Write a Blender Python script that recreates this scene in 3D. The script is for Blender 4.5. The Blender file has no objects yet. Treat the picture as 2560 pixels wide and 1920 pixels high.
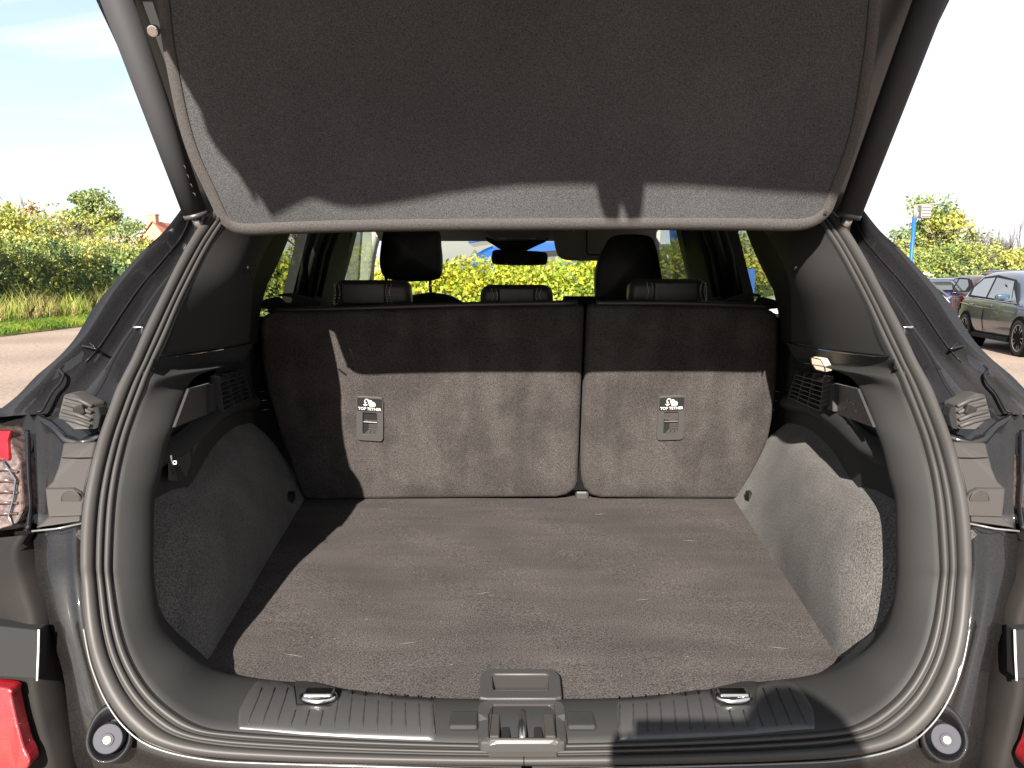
import bpy, bmesh, math, random
import numpy as np
from mathutils import Vector, Matrix
random.seed(7); RNG = np.random.default_rng(7)
S = bpy.context.scene
COL = S.collection

# ------------------------------------------------------------------ camera
PITCH = math.radians(7.7); CAMZ = 1.30; FPX = 1923.0
cam_d = bpy.data.cameras.new('camera'); cam = bpy.data.objects.new('camera', cam_d); COL.objects.link(cam)
cam.location = (0, 0, CAMZ); cam.rotation_euler = (math.pi/2 - PITCH, 0, 0)
cam_d.sensor_width = 36; cam_d.lens = 36*FPX/2560; cam_d.clip_start = 0.02; cam_d.clip_end = 3000
S.camera = cam

# ------------------------------------------------------------------ light
SUNV = Vector((0.20, 1.0, -0.60)).normalized()          # the way the sunlight travels
elev = math.asin(-SUNV.z); azim = math.atan2(-SUNV.x, -SUNV.y)
w = bpy.data.worlds.new("World"); S.world = w; w.use_nodes = True
nt = w.node_tree; nt.nodes.clear()
def N(t, **k):
    n = nt.nodes.new(t)
    for a, b in k.items(): setattr(n, a, b)
    return n
out = N('ShaderNodeOutputWorld'); bg = N('ShaderNodeBackground'); bg.inputs[1].default_value = 0.065
sky = N('ShaderNodeTexSky', sky_type='NISHITA', sun_disc=False)
sky.sun_elevation = elev; sky.sun_rotation = azim; sky.air_density = 1.0; sky.dust_density = 1.6; sky.ozone_density = 1.0
tc = N('ShaderNodeTexCoord'); sp = N('ShaderNodeSeparateXYZ'); nt.links.new(tc.outputs['Generated'], sp.inputs[0])
zc = N('ShaderNodeMath', operation='MAXIMUM'); nt.links.new(sp.outputs[2], zc.inputs[0]); zc.inputs[1].default_value = 0.0
za = N('ShaderNodeMath', operation='ADD'); nt.links.new(zc.outputs[0], za.inputs[0]); za.inputs[1].default_value = 0.12
dx = N('ShaderNodeMath', operation='DIVIDE'); nt.links.new(sp.outputs[0], dx.inputs[0]); nt.links.new(za.outputs[0], dx.inputs[1])
dy = N('ShaderNodeMath', operation='DIVIDE'); nt.links.new(sp.outputs[1], dy.inputs[0]); nt.links.new(za.outputs[0], dy.inputs[1])
cx = N('ShaderNodeCombineXYZ'); nt.links.new(dx.outputs[0], cx.inputs[0]); nt.links.new(dy.outputs[0], cx.inputs[1])
mp = N('ShaderNodeMapping'); mp.inputs['Scale'].default_value = (0.55, 1.3, 1); mp.inputs['Rotation'].default_value = (0, 0, 0.75); mp.inputs['Location'].default_value = (0.6, 0.9, 0)
nt.links.new(cx.outputs[0], mp.inputs[0])
nz = N('ShaderNodeTexNoise'); nz.inputs['Scale'].default_value = 1.1; nz.inputs['Detail'].default_value = 7; nz.inputs['Roughness'].default_value = 0.55; nz.inputs['Distortion'].default_value = 0.5
nt.links.new(mp.outputs[0], nz.inputs[0])
ax = N('ShaderNodeMath', operation='MULTIPLY_ADD'); nt.links.new(sp.outputs[0], ax.inputs[0]); ax.inputs[1].default_value = 0.30; nt.links.new(nz.outputs[0], ax.inputs[2])
rp = N('ShaderNodeValToRGB'); rp.color_ramp.elements[0].position = 0.30; rp.color_ramp.elements[1].position = 0.46
rp.color_ramp.elements[0].color = (.30, .30, .30, 1); nt.links.new(ax.outputs[0], rp.inputs[0])
lz = N('ShaderNodeMath', operation='MULTIPLY_ADD'); nt.links.new(zc.outputs[0], lz.inputs[0]); lz.inputs[1].default_value = -4.0; lz.inputs[2].default_value = 0.45
mxf = N('ShaderNodeMath', operation='MAXIMUM'); nt.links.new(rp.outputs[0], mxf.inputs[0]); nt.links.new(lz.outputs[0], mxf.inputs[1])
cl = N('ShaderNodeMath', operation='MULTIPLY'); cl.use_clamp = True; nt.links.new(mxf.outputs[0], cl.inputs[0]); cl.inputs[1].default_value = 0.95
mix = N('ShaderNodeMix', data_type='RGBA'); nt.links.new(cl.outputs[0], mix.inputs[0]); nt.links.new(sky.outputs[0], mix.inputs[6])
mix.inputs[7].default_value = (4.6, 4.75, 5.1, 1)
nt.links.new(mix.outputs[2], bg.inputs[0]); nt.links.new(bg.outputs[0], out.inputs[0])
sd = bpy.data.lights.new('sun', 'SUN'); so = bpy.data.objects.new('sun', sd); COL.objects.link(so)
sd.energy = 5.0; sd.angle = math.radians(0.53); sd.color = (1.0, 0.925, 0.83)
so.rotation_euler = SUNV.to_track_quat('-Z', 'Y').to_euler(); so.location = (-2, -8, 6)
S.view_settings.view_transform = 'Standard'; S.view_settings.look = 'None'; S.view_settings.gamma = 1.0
S.view_settings.use_curve_mapping = False; S.view_settings.exposure = 2.0
S.render.engine = 'CYCLES'; S.cycles.max_bounces = 8; S.cycles.transparent_max_bounces = 12

# ------------------------------------------------------------------ geometry helpers
XC = 0.018                                                  # centre plane of the car
CAM = Vector((0, 0, CAMZ))
_f = Vector((0, math.cos(PITCH), -math.sin(PITCH))); _u = Vector((0, math.sin(PITCH), math.cos(PITCH)))
def ray(px, py): return _f + Vector(((px-1280)/FPX, 0, 0)) - _u*((py-960)/FPX)
def P(px, py, Y):
    d = ray(px, py); return CAM + d*(Y/d.y)
def PZ(px, py, z):
    d = ray(px, py); return CAM + d*((z-CAMZ)/d.z)
_YA = [(.40, .85), (.72, .852), (.76, .865), (.9, .915), (1.05, 1.03), (1.2, 1.18), (1.37, 1.36), (1.62, 1.62), (2.2, 2.1)]
def Ya(z):
    for (z0, y0), (z1, y1) in zip(_YA, _YA[1:]):
        if z < z1: return y0 + (y1-y0)*max(0, (z-z0)/(z1-z0))
    return _YA[-1][1]
def A(px, py, off=0.0):                                     # a point of the tailgate opening
    d = ray(px, py); Y = 1.0
    for _ in range(60): Y = .5*Y + .5*(Ya(CAMZ + Y*d.z/d.y) + off)
    return CAM + d*(Y/d.y)
def halfW(Y, z): return .505 + .172*(Y-1.0) - .25*max(0, z-1.12)
def W(px, py, proud=0.0):                                   # a point of the load bay's side wall
    d = ray(px, py); lo, hi = .5, 4.5
    for _ in range(50):
        m = .5*(lo+hi); p = CAM + d*(m/d.y)
        if abs(p.x-XC) < halfW(m, p.z)-proud: lo = m
        else: hi = m
    return CAM + d*(lo/d.y)
def mir(v): return Vector((2*XC-v.x, v.y, v.z))
def cr(pts, n):                                             # smooth curve through points, even in index
    pts = [Vector(p) for p in pts]; k = len(pts)-1; res = []
    for i in range(n):
        t = i/(n-1)*k; a = min(int(t), k-1); u = t-a
        p0, p1, p2, p3 = pts[max(a-1, 0)], pts[a], pts[a+1], pts[min(a+2, k)]
        res.append(.5*((2*p1) + (-p0+p2)*u + (2*p0-5*p1+4*p2-p3)*u*u + (-p0+3*p1-3*p2+p3)*u**3))
    return res
WL = {}
def reg(o, wl): WL[o.name] = Vector(wl)
def link(o, parent, wl):
    COL.objects.link(o)
    if parent is not None:
        o.parent = parent; o.location = Vector(wl) - WL[parent.name]
    else: o.location = Vector(wl)
    reg(o, wl); return o
def mesh_obj(name, verts, faces, mats, parent=None, smooth=False, bevel=0, solid=0, midx=None, seg=2, sub=0, kind=None, angle=None):
    vs = [Vector(v) for v in verts]
    c = sum(vs, Vector())/max(1, len(vs))
    me = bpy.data.meshes.new(name); me.from_pydata([tuple(v-c) for v in vs], [], faces); me.validate(); me.update()
    if not isinstance(mats, (list, tuple)): mats = [mats]
    for m in mats: me.materials.append(m)
    if midx: 
        for p, i in zip(me.polygons, midx): p.material_index = i
    bm = bmesh.new(); bm.from_mesh(me); bmesh.ops.remove_doubles(bm, verts=bm.verts, dist=1e-5)
    bmesh.ops.recalc_face_normals(bm, faces=bm.faces); bm.to_mesh(me); bm.free()
    if smooth:
        for p in me.polygons: p.use_smooth = True
    o = bpy.data.objects.new(name, me)
    if sub: m = o.modifiers.new('sub', 'SUBSURF'); m.levels = sub; m.render_levels = sub
    if solid: m = o.modifiers.new('solid', 'SOLIDIFY'); m.thickness = abs(solid); m.offset = 1 if solid > 0 else -1
    if bevel: m = o.modifiers.new('bevel', 'BEVEL'); m.width = bevel; m.segments = seg; m.limit_method = 'ANGLE'; m.angle_limit = math.radians(angle or 35)
    if kind: o['kind'] = kind
    return link(o, parent, c)
def loft(rows, closed=False):
    n = len(rows[0]); v = [p for r in rows for p in r]; f = []
    for i in range(len(rows)-1):
        for j in range(n-1 + (1 if closed else 0)):
            a = i*n+j; b = i*n+(j+1) % n; f.append((a, b, b+n, a+n))
    return v, f
def loft_obj(name, rows, mat, parent=None, closed=False, smooth=True, **k):
    v, f = loft(rows, closed); return mesh_obj(name, v, f, mat, parent, smooth=smooth, **k)
def tube_vf(pts, r, n=8, cap=True, closed=False):
    pts = [Vector(p) for p in pts]; rs = r if isinstance(r, (list, tuple)) else [r]*len(pts)
    v, f = [], []; up = Vector((0, 0, 1)); prev = None
    for i, p in enumerate(pts):
        a = pts[(i-1) % len(pts)] if (closed or i > 0) else p; b = pts[(i+1) % len(pts)] if (closed or i < len(pts)-1) else p
        t = (b-a).normalized()
        if prev is None:
            x = t.cross(up if abs(t.z) < .9 else Vector((1, 0, 0))).normalized()
        else: x = (prev - t*prev.dot(t)).normalized()
        prev = x; y = t.cross(x)
        for j in range(n):
            an = 2*math.pi*j/n; v.append(p + (x*math.cos(an) + y*math.sin(an))*rs[i])
    m = len(pts)
    for i in range(m if closed else m-1):
        for j in range(n):
            a = i*n+j; b = i*n+(j+1) % n; c = ((i+1) % m)*n+(j+1) % n; d = ((i+1) % m)*n+j; f.append((a, b, c, d))
    if cap and not closed: f.append(tuple(range(n))[::-1]); f.append(tuple(range((m-1)*n, m*n)))
    return v, f
def tube(name, pts, r, mat, parent=None, n=8, closed=False, **k):
    v, f = tube_vf(pts, r, n, closed=closed); return mesh_obj(name, v, f, mat, parent, smooth=k.pop('smooth', True), **k)
def box_vf(c, s, M=None):
    c = Vector(c); v = [Vector((x*s[0]/2, y*s[1]/2, z*s[2]/2)) for x in (-1, 1) for y in (-1, 1) for z in (-1, 1)]
    if M is not None: v = [M @ q for q in v]
    return [c+q for q in v], [(0, 1, 3, 2), (4, 6, 7, 5), (0, 4, 5, 1), (2, 3, 7, 6), (0, 2, 6, 4), (1, 5, 7, 3)]
def box(name, c, s, mat, parent=None, M=None, bevel=0, **k):
    v, f = box_vf(c, s, M); return mesh_obj(name, v, f, mat, parent, bevel=bevel, **k)
def prism(name, poly, d, mat, parent=None, **k):            # polygon (3D points) pushed along d
    d = Vector(d); n = len(poly); v = [Vector(p) for p in poly] + [Vector(p)+d for p in poly]
    f = [tuple(range(n))[::-1], tuple(range(n, 2*n))] + [(i, (i+1) % n, (i+1) % n+n, i+n) for i in range(n)]
    return mesh_obj(name, v, f, mat, parent, **k)
def merge(parts):
    V, F = [], []
    for v, f in parts:
        o = len(V); V += list(v); F += [tuple(i+o for i in q) for q in f]
    return V, F
def tag(o, label=None, cat=None, group=None, kind=None):
    if label: o['label'] = label
    if cat: o['category'] = cat
    if group: o['group'] = group
    if kind: o['kind'] = kind
    return o
def empty(name, loc, parent=None):
    o = bpy.data.objects.new(name, None); o.empty_display_size = .1; return link(o, parent, loc)

# ------------------------------------------------------------------ materials
def mat(name, col, rough=.5, spec=.5, metal=0, coat=0, coat_rough=.03, c2=None, nscale=8, ndetail=4, lo=.35, hi=.65, bump=0, bscale=300, bdist=.001, sheen=0, emit=None, estr=0, streak=0, srot=0, trans=0, speck=0, sscale=900, island=0):
    m = bpy.data.materials.new(name); m.use_nodes = True; t = m.node_tree; L = t.links
    b = t.nodes['Principled BSDF']
    b.inputs['Base Color'].default_value = (*col, 1); b.inputs['Roughness'].default_value = rough
    b.inputs['Specular IOR Level'].default_value = spec; b.inputs['Metallic'].default_value = metal
    b.inputs['Coat Weight'].default_value = coat; b.inputs['Coat Roughness'].default_value = coat_rough
    if sheen: b.inputs['Sheen Weight'].default_value = sheen; b.inputs['Sheen Roughness'].default_value = .5
    if emit: b.inputs['Emission Color'].default_value = (*emit, 1); b.inputs['Emission Strength'].default_value = estr
    tc = t.nodes.new('ShaderNodeTexCoord'); cur = None
    if c2 is not None:
        n = t.nodes.new('ShaderNodeTexNoise'); n.inputs['Scale'].default_value = nscale; n.inputs['Detail'].default_value = ndetail; L.new(tc.outputs['Object'], n.inputs[0])
        r = t.nodes.new('ShaderNodeValToRGB'); r.color_ramp.elements[0].position = lo; r.color_ramp.elements[1].position = hi
        r.color_ramp.elements[0].color = (*col, 1); r.color_ramp.elements[1].color = (*c2, 1); L.new(n.outputs[0], r.inputs[0]); cur = r.outputs[0]
    if speck:
        n = t.nodes.new('ShaderNodeTexNoise'); n.inputs['Scale'].default_value = sscale; n.inputs['Detail'].default_value = 2; n.inputs['Roughness'].default_value = .7; L.new(tc.outputs['Object'], n.inputs[0])
        r = t.nodes.new('ShaderNodeMapRange'); r.inputs[1].default_value = .3; r.inputs[2].default_value = .7; r.inputs[3].default_value = 1-speck; r.inputs[4].default_value = 1+speck; L.new(n.outputs[0], r.inputs[0])
        x = t.nodes.new('ShaderNodeMix'); x.data_type = 'RGBA'; x.blend_type = 'MULTIPLY'; x.inputs[0].default_value = 1
        if cur: L.new(cur, x.inputs[6])
        else: x.inputs[6].default_value = (*col, 1)
        L.new(r.outputs[0], x.inputs[7]); cur = x.outputs[2]
    if streak:
        mpn = t.nodes.new('ShaderNodeMapping'); mpn.inputs['Rotation'].default_value = (0, srot if srot else 0, .25 if not srot else 0); mpn.inputs['Scale'].default_value = (26, 5, 5) if srot else (4, 24, 4); L.new(tc.outputs['Object'], mpn.inputs[0])
        n = t.nodes.new('ShaderNodeTexNoise'); n.inputs['Scale'].default_value = 1; n.inputs['Detail'].default_value = 5; n.inputs['Distortion'].default_value = .6; L.new(mpn.outputs[0], n.inputs[0])
        r = t.nodes.new('ShaderNodeMapRange'); r.inputs[1].default_value = .35; r.inputs[2].default_value = .65; r.inputs[3].default_value = 1-streak; r.inputs[4].default_value = 1+streak*.6; L.new(n.outputs[0], r.inputs[0])
        x = t.nodes.new('ShaderNodeMix'); x.data_type = 'RGBA'; x.blend_type = 'MULTIPLY'; x.inputs[0].default_value = 1
        if cur: L.new(cur, x.inputs[6])
        else: x.inputs[6].default_value = (*col, 1)
        L.new(r.outputs[0], x.inputs[7]); cur = x.outputs[2]
    if island:
        g = t.nodes.new('ShaderNodeNewGeometry'); h = t.nodes.new('ShaderNodeHueSaturation')
        r = t.nodes.new('ShaderNodeMapRange'); r.inputs[3].default_value = 1-island; r.inputs[4].default_value = 1+island; L.new(g.outputs['Random Per Island'], r.inputs[0]); L.new(r.outputs[0], h.inputs['Value'])
        r2 = t.nodes.new('ShaderNodeMath'); r2.operation = 'MULTIPLY'; r2.inputs[1].default_value = 13.7; L.new(g.outputs['Random Per Island'], r2.inputs[0])
        r3 = t.nodes.new('ShaderNodeMath'); r3.operation = 'FRACT'; L.new(r2.outputs[0], r3.inputs[0])
        r4 = t.nodes.new('ShaderNodeMapRange'); r4.inputs[3].default_value = .47; r4.inputs[4].default_value = .52; L.new(r3.outputs[0], r4.inputs[0]); L.new(r4.outputs[0], h.inputs['Hue'])
        if cur: L.new(cur, h.inputs['Color'])
        else: h.inputs['Color'].default_value = (*col, 1)
        cur = h.outputs[0]
    if cur: L.new(cur, b.inputs['Base Color'])
    if bump:
        n = t.nodes.new('ShaderNodeTexNoise'); n.inputs['Scale'].default_value = bscale; n.inputs['Detail'].default_value = 3; L.new(tc.outputs['Object'], n.inputs[0])
        bp = t.nodes.new('ShaderNodeBump'); bp.inputs['Strength'].default_value = bump; bp.inputs['Distance'].default_value = bdist; L.new(n.outputs[0], bp.inputs['Height']); L.new(bp.outputs[0], b.inputs['Normal'])
    if trans:
        tr = t.nodes.new('ShaderNodeBsdfTranslucent'); ms = t.nodes.new('ShaderNodeMixShader'); ms.inputs[0].default_value = trans
        if cur: L.new(cur, tr.inputs[0])
        else: tr.inputs[0].default_value = (*col, 1)
        o = t.nodes['Material Output']; L.new(b.outputs[0], ms.inputs[1]); L.new(tr.outputs[0], ms.inputs[2]); L.new(ms.outputs[0], o.inputs[0])
    return m
def glass(name, tint, refl=.04, rough=0.0):
    m = bpy.data.materials.new(name); m.use_nodes = True; t = m.node_tree; L = t.links; t.nodes.remove(t.nodes['Principled BSDF'])
    tr = t.nodes.new('ShaderNodeBsdfTransparent'); tr.inputs[0].default_value = (*tint, 1)
    gl = t.nodes.new('ShaderNodeBsdfGlossy'); gl.inputs['Roughness'].default_value = rough
    lw = t.nodes.new('ShaderNodeLayerWeight'); pw = t.nodes.new('ShaderNodeMath'); pw.operation = 'POWER'; pw.inputs[1].default_value = 5; L.new(lw.outputs['Facing'], pw.inputs[0])
    ad = t.nodes.new('ShaderNodeMath'); ad.operation = 'MULTIPLY_ADD'; ad.inputs[1].default_value = .3; ad.inputs[2].default_value = refl; L.new(pw.outputs[0], ad.inputs[0])
    ms = t.nodes.new('ShaderNodeMixShader'); L.new(ad.outputs[0], ms.inputs[0]); L.new(tr.outputs[0], ms.inputs[1]); L.new(gl.outputs[0], ms.inputs[2])
    L.new(ms.outputs[0], t.nodes['Material Output'].inputs[0]); return m

M_carpet = mat('carpet', (.046, .0410, .0395), .95, .08, c2=(.060, .0535, .0510), nscale=5, streak=.10, speck=.7, sscale=420, bump=.7, bscale=420, bdist=.0015)
M_wheel_carpet = mat('wheelhouse_carpet', (.072, .0675, .0645), .95, .1, c2=(.088, .083, .079), streak=.2, srot=.35, nscale=9, speck=.65, sscale=380, bump=.8, bscale=380, bdist=.002, sheen=.06)
M_shelf = mat('shelf_fabric', (.040, .0405, .042), .95, .08, c2=(.050, .0505, .052), nscale=5, speck=.5, sscale=500, bump=.7, bscale=500, bdist=.001, sheen=.03)
M_piping = mat('piping_fabric', (.050, .046, .044), .9, .1, speck=.45, sscale=600, bump=.7, bscale=500, bdist=.001, sheen=.05)
M_plastic = mat('trim_plastic', (.0185, .019, .019), .66, .22, bump=.25, bscale=900, bdist=.0006, c2=(.0205, .0205, .020), nscale=3)
M_plastic_s = mat('smooth_plastic', (.034, .034, .0345), .38, .5, bump=.1, bscale=900, bdist=.0004)
M_dark = mat('dark_plastic', (.012, .012, .0125), .7, .15)
M_rubber = mat('seal_rubber', (.039, .0370, .0355), .52, .3, bump=.1, bscale=300, bdist=.0004, c2=(.032, .0305, .0295), nscale=3)
M_groove = mat('groove_rubber', (.006, .006, .006), .6, .3)
M_paint = mat('black_paint', (.005, .005, .006), .5, .12, coat=1, coat_rough=.02, speck=.3, sscale=300)
M_paint2 = mat('dusty_black_paint', (.0055, .0052, .0052), .5, .08, coat=.8, coat_rough=.03, c2=(.008, .0074, .0072), nscale=14, speck=.35, sscale=350)
M_flange = mat('unpolished_grey_plastic', (.033, .0305, .029), .6, .2, bump=.2, bscale=500, bdist=.0006, c2=(.032, .029, .027), nscale=10)
M_bumper = mat('bumper_plastic', (.0075, .0065, .0062), .65, .12, c2=(.012, .0102, .0095), nscale=12, bump=.3, bscale=700, bdist=.0006)
M_block = mat('buffer_rubber', (.044, .041, .039), .55, .3, c2=(.034, .032, .030), nscale=30)
M_disc = mat('grey_nylon', (.034, .035, .044), .6, .2)
M_screw = mat('brass_screw', (.6, .5, .33), .3, .6, metal=.8)
M_edge = mat('lit_edge', (.12, .12, .12), .25, .5, coat=1)  # sun highlight on black body edges, put into a paler colour
M_chrome = mat('chrome', (.55, .54, .53), .18, .6, metal=1)
M_steel = mat('steel', (.45, .44, .43), .3, .6, metal=1)
M_seam = mat('shadow_gap', (.003, .003, .003), .8, .1)
M_leather = mat('black_leather', (.018, .018, .018), .45, .5, bump=.2, bscale=250, bdist=.0008)
M_thread = mat('white_thread', (.55, .53, .5), .8, .2)
M_lightgrey = mat('pale_trim', (.17, .17, .15), .8, .2)
M_olive = mat('pillar_trim', (.10, .11, .09), .7, .3)
M_head = mat('headliner', (.2, .2, .19), .9, .1)
M_grey = mat('tether_plate_grey', (.040, .038, .036), .5, .4, bump=.1, bscale=900, bdist=.0004)
M_badge = mat('sticker_grey', (.013, .0135, .014), .35, .5)
M_white = mat('white_print', (.5, .49, .47), .6, .2)
M_redlamp = mat('red_lens', (.15, .002, .005), .25, .5, coat=1, c2=(.22, .005, .010), nscale=70, bump=.2, bscale=420, bdist=.001, trans=.1)
M_clearlamp = mat('clear_lens', (.13, .095, .085), .15, .5, coat=1, c2=(.045, .03, .028), nscale=110)
M_lamp = mat('lit_lamp', (.9, .8, .65), .3, .3, emit=(1.0, .80, .58), estr=.24)
M_amber = mat('amber_edge', (.10, .06, .035), .4, .3)
G_quarter = glass('tinted_glass', (.62, .65, .60), .02)
G_privacy = glass('privacy_glass', (.10, .115, .10))
G_screen = glass('windscreen_glass', (.93, .96, .94), .02)
G_front = glass('door_glass', (.72, .78, .73), .02)

# ------------------------------------------------------------------ the car we look into
CAR = empty('parked_suv', (XC, 3.1, 0))
tag(CAR, 'black suv with its tailgate raised and empty carpeted boot, filling the foreground', 'car')

# paired half curves of the opening: seal outer edge, seal inner edge (photograph left side), then load-bay edge
SO = [(540,515),(532,530),(492,582),(448,657),(405,744),(370,813),(345,870),(330,905),(309,945),(292,978),(277,1018),(252,1088),(234,1150),(222,1200),(211,1260),(204,1334),(203,1420),(207,1461),(215,1565),(234,1657),(270,1745),(319,1813),(384,1859),(500,1889),(680,1902),(860,1908),(1080,1912),(1303,1914)]
SI = [(575,540),(557,567),(521,625),(486,692),(451,764),(417,845),(393,897),(385,915),(372,945),(360,978),(345,1018),(321,1088),(305,1150),(295,1200),(287,1260),(282,1334),(279,1420),(283,1461),(299,1562),(326,1647),(374,1725),(439,1784),(508,1819),(602,1832),(750,1842),(900,1850),(1090,1857),(1303,1861)]
def A3(h, z, off=0): return Vector((XC-h, Ya(z)+off, z))
so3 = [A3(0,1.63), A3(.34,1.62), A3(.50,1.59), A3(.555,1.52), A3(.56,1.45)] + [A(*p) for p in SO]
si3 = [A3(0,1.60), A3(.32,1.59), A3(.47,1.56), A3(.52,1.50), A3(.528,1.43)] + [A(*p, off=.006) for p in SI]
NP = 190
def full(half):                                             # half curve -> closed round the opening
    h = cr(half, NP); h[0].x = XC; h[-1].x = XC
    return h + [mir(v) for v in reversed(h[1:-1])]
SOf, SIf = full(so3), full(si3)
n_ring = len(SOf)
def nrm(i, a, b):
    t = (a[(i+1) % n_ring]-a[i-1]).normalized(); s = (b[i]-a[i]).normalized(); n = t.cross(s).normalized()
    return n if n.y < 0 else -n
def section(name, prof, mat_, parent):
    rows = [[] for _ in prof]
    for i in range(n_ring):
        a, b = SOf[i], SIf[i]; n = nrm(i, SOf, SIf)
        for k, (s, h) in enumerate(prof): rows[k].append(a + (b-a)*s + n*h)
    return loft_obj(name, rows, mat_, parent, closed=True)
def arc(s0, s1, h, base, n=9, pw=.75):
    return [(s0+(s1-s0)*(.5-.5*math.cos(math.pi*k/n)), base + h*math.sin(math.pi*k/n)**pw) for k in range(n+1)]
seal = section('weatherstrip', [(-.04, -.012), (-.02, -.001), (.5, .001), (1.02, .001), (1.04, -.012)], M_groove, CAR)
tag(seal, 'triple ribbed rubber seal round the boot opening')
section('outer_rib', arc(.0, .47, .015, -.002), M_rubber, seal)
section('middle_rib', arc(.525, .735, .0085, .0), M_rubber, seal)
section('inner_rib', arc(.785, 1.0, .0085, .0), M_rubber, seal)
fl_c = Vector((XC, 1.1, 1.15))
def outw(v, k, y):
    q = Vector((v.x-XC, 0, v.z-1.15)).normalized()*k; return Vector((v.x+q.x, v.y+y, v.z+q.z))
loft_obj('light_stop_ring', [[outw(v, k, y) for v in SOf] for k, y in ((0, .006), (.004, .06), (.012, .16))], M_groove, CAR, closed=True)  # hidden ring added behind the seal to keep stray sun out
# butt joint in the seal at the bottom centre
jt = [SOf[NP-1] + (SIf[NP-1]-SOf[NP-1])*s + nrm(NP-1, SOf, SIf)*(h+.0008) + Vector((.0, 0, 0)) for s, h in arc(.0, .47, .015, -.002)]
tube('joint', [j+Vector((-.004, 0, 0)) for j in jt], .0007, M_groove, seal, n=5)

# ---- load-bay surround trim (below the seam)
CE = [(636,857,'w'),(606,903,'w'),(545,920,'w'),(486,946,.16),(460,995,.10),(437,1062,.07),(417,1120,.07),(402,1189,.07),(388,1247,.07),(386,1334,.07),(386,1420,.07),(389,1461,.07),(404,1536,.075),(433,1592,.085),(485,1640,('z',.800)),(553,1676,('z',.765)),(618,1692,('z',.752)),(735,1706,('z',.752)),(850,1722,('z',.752)),(960,1735,('z',.752)),(1100,1745,('z',.752)),(1303,1748,('z',.752))]
def cept(px, py, m):
    if m == 'w': return W(px, py, .03)
    if isinstance(m, tuple): return PZ(px, py, m[1])
    return A(px, py, off=m)
ce3 = [cept(*c) for c in CE]; sin3 = [A(*p, off=.006) for p in SI[6:]]
def half_to_U(h): return h + [mir(v) for v in reversed(h[:-1])]
nU = 150
ci, cc = cr(sin3, nU), cr(ce3, nU); ci[-1].x = XC; cc[-1].x = XC
def up_n(i, a, b):
    t = (a[min(i+1, nU-1)]-a[max(i-1, 0)]); s = b[i]-a[i]; n = t.cross(s)
    n = n.normalized(); return n if (n.z-n.y) > 0 else -n
rows = []
for s, h in [(-.03, -.012), (0, -.004), (.04, .002), (.12, .004), (.3, .008), (.55, .009), (.8, .007), (.95, .002), (1, -.001)]:
    rows.append(half_to_U([ci[i] + (cc[i]-ci[i])*s + up_n(i, ci, cc)*h*min(1, i/16) + Vector((.018*math.sin(math.pi*max(0, min(1, s))), -.006*math.sin(math.pi*max(0, min(1, s))), 0))*max(0, 1-i/16) for i in range(nU)]))
def inward(v, k, down):                                      # return edge of the trim, going into the car
    h = abs(v.x-XC); q = Vector((v.x, v.y+k, v.z)); sgn = -1 if v.x < XC else 1
    q.x = XC + sgn*(h+.012) if v.z > .80 else q.x; q.z -= down if v.z < .80 else 0; return q
rows.append([inward(v, .012, .006) for v in rows[-1]]); rows.append([inward(v, .03, .02) for v in rows[-1]])
trim = loft_obj('boot_surround_trim', rows, M_plastic, CAR); TRIM_ROWS = [list(r) for r in rows]
tag(trim, 'textured dark plastic surround of the boot opening')

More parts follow.
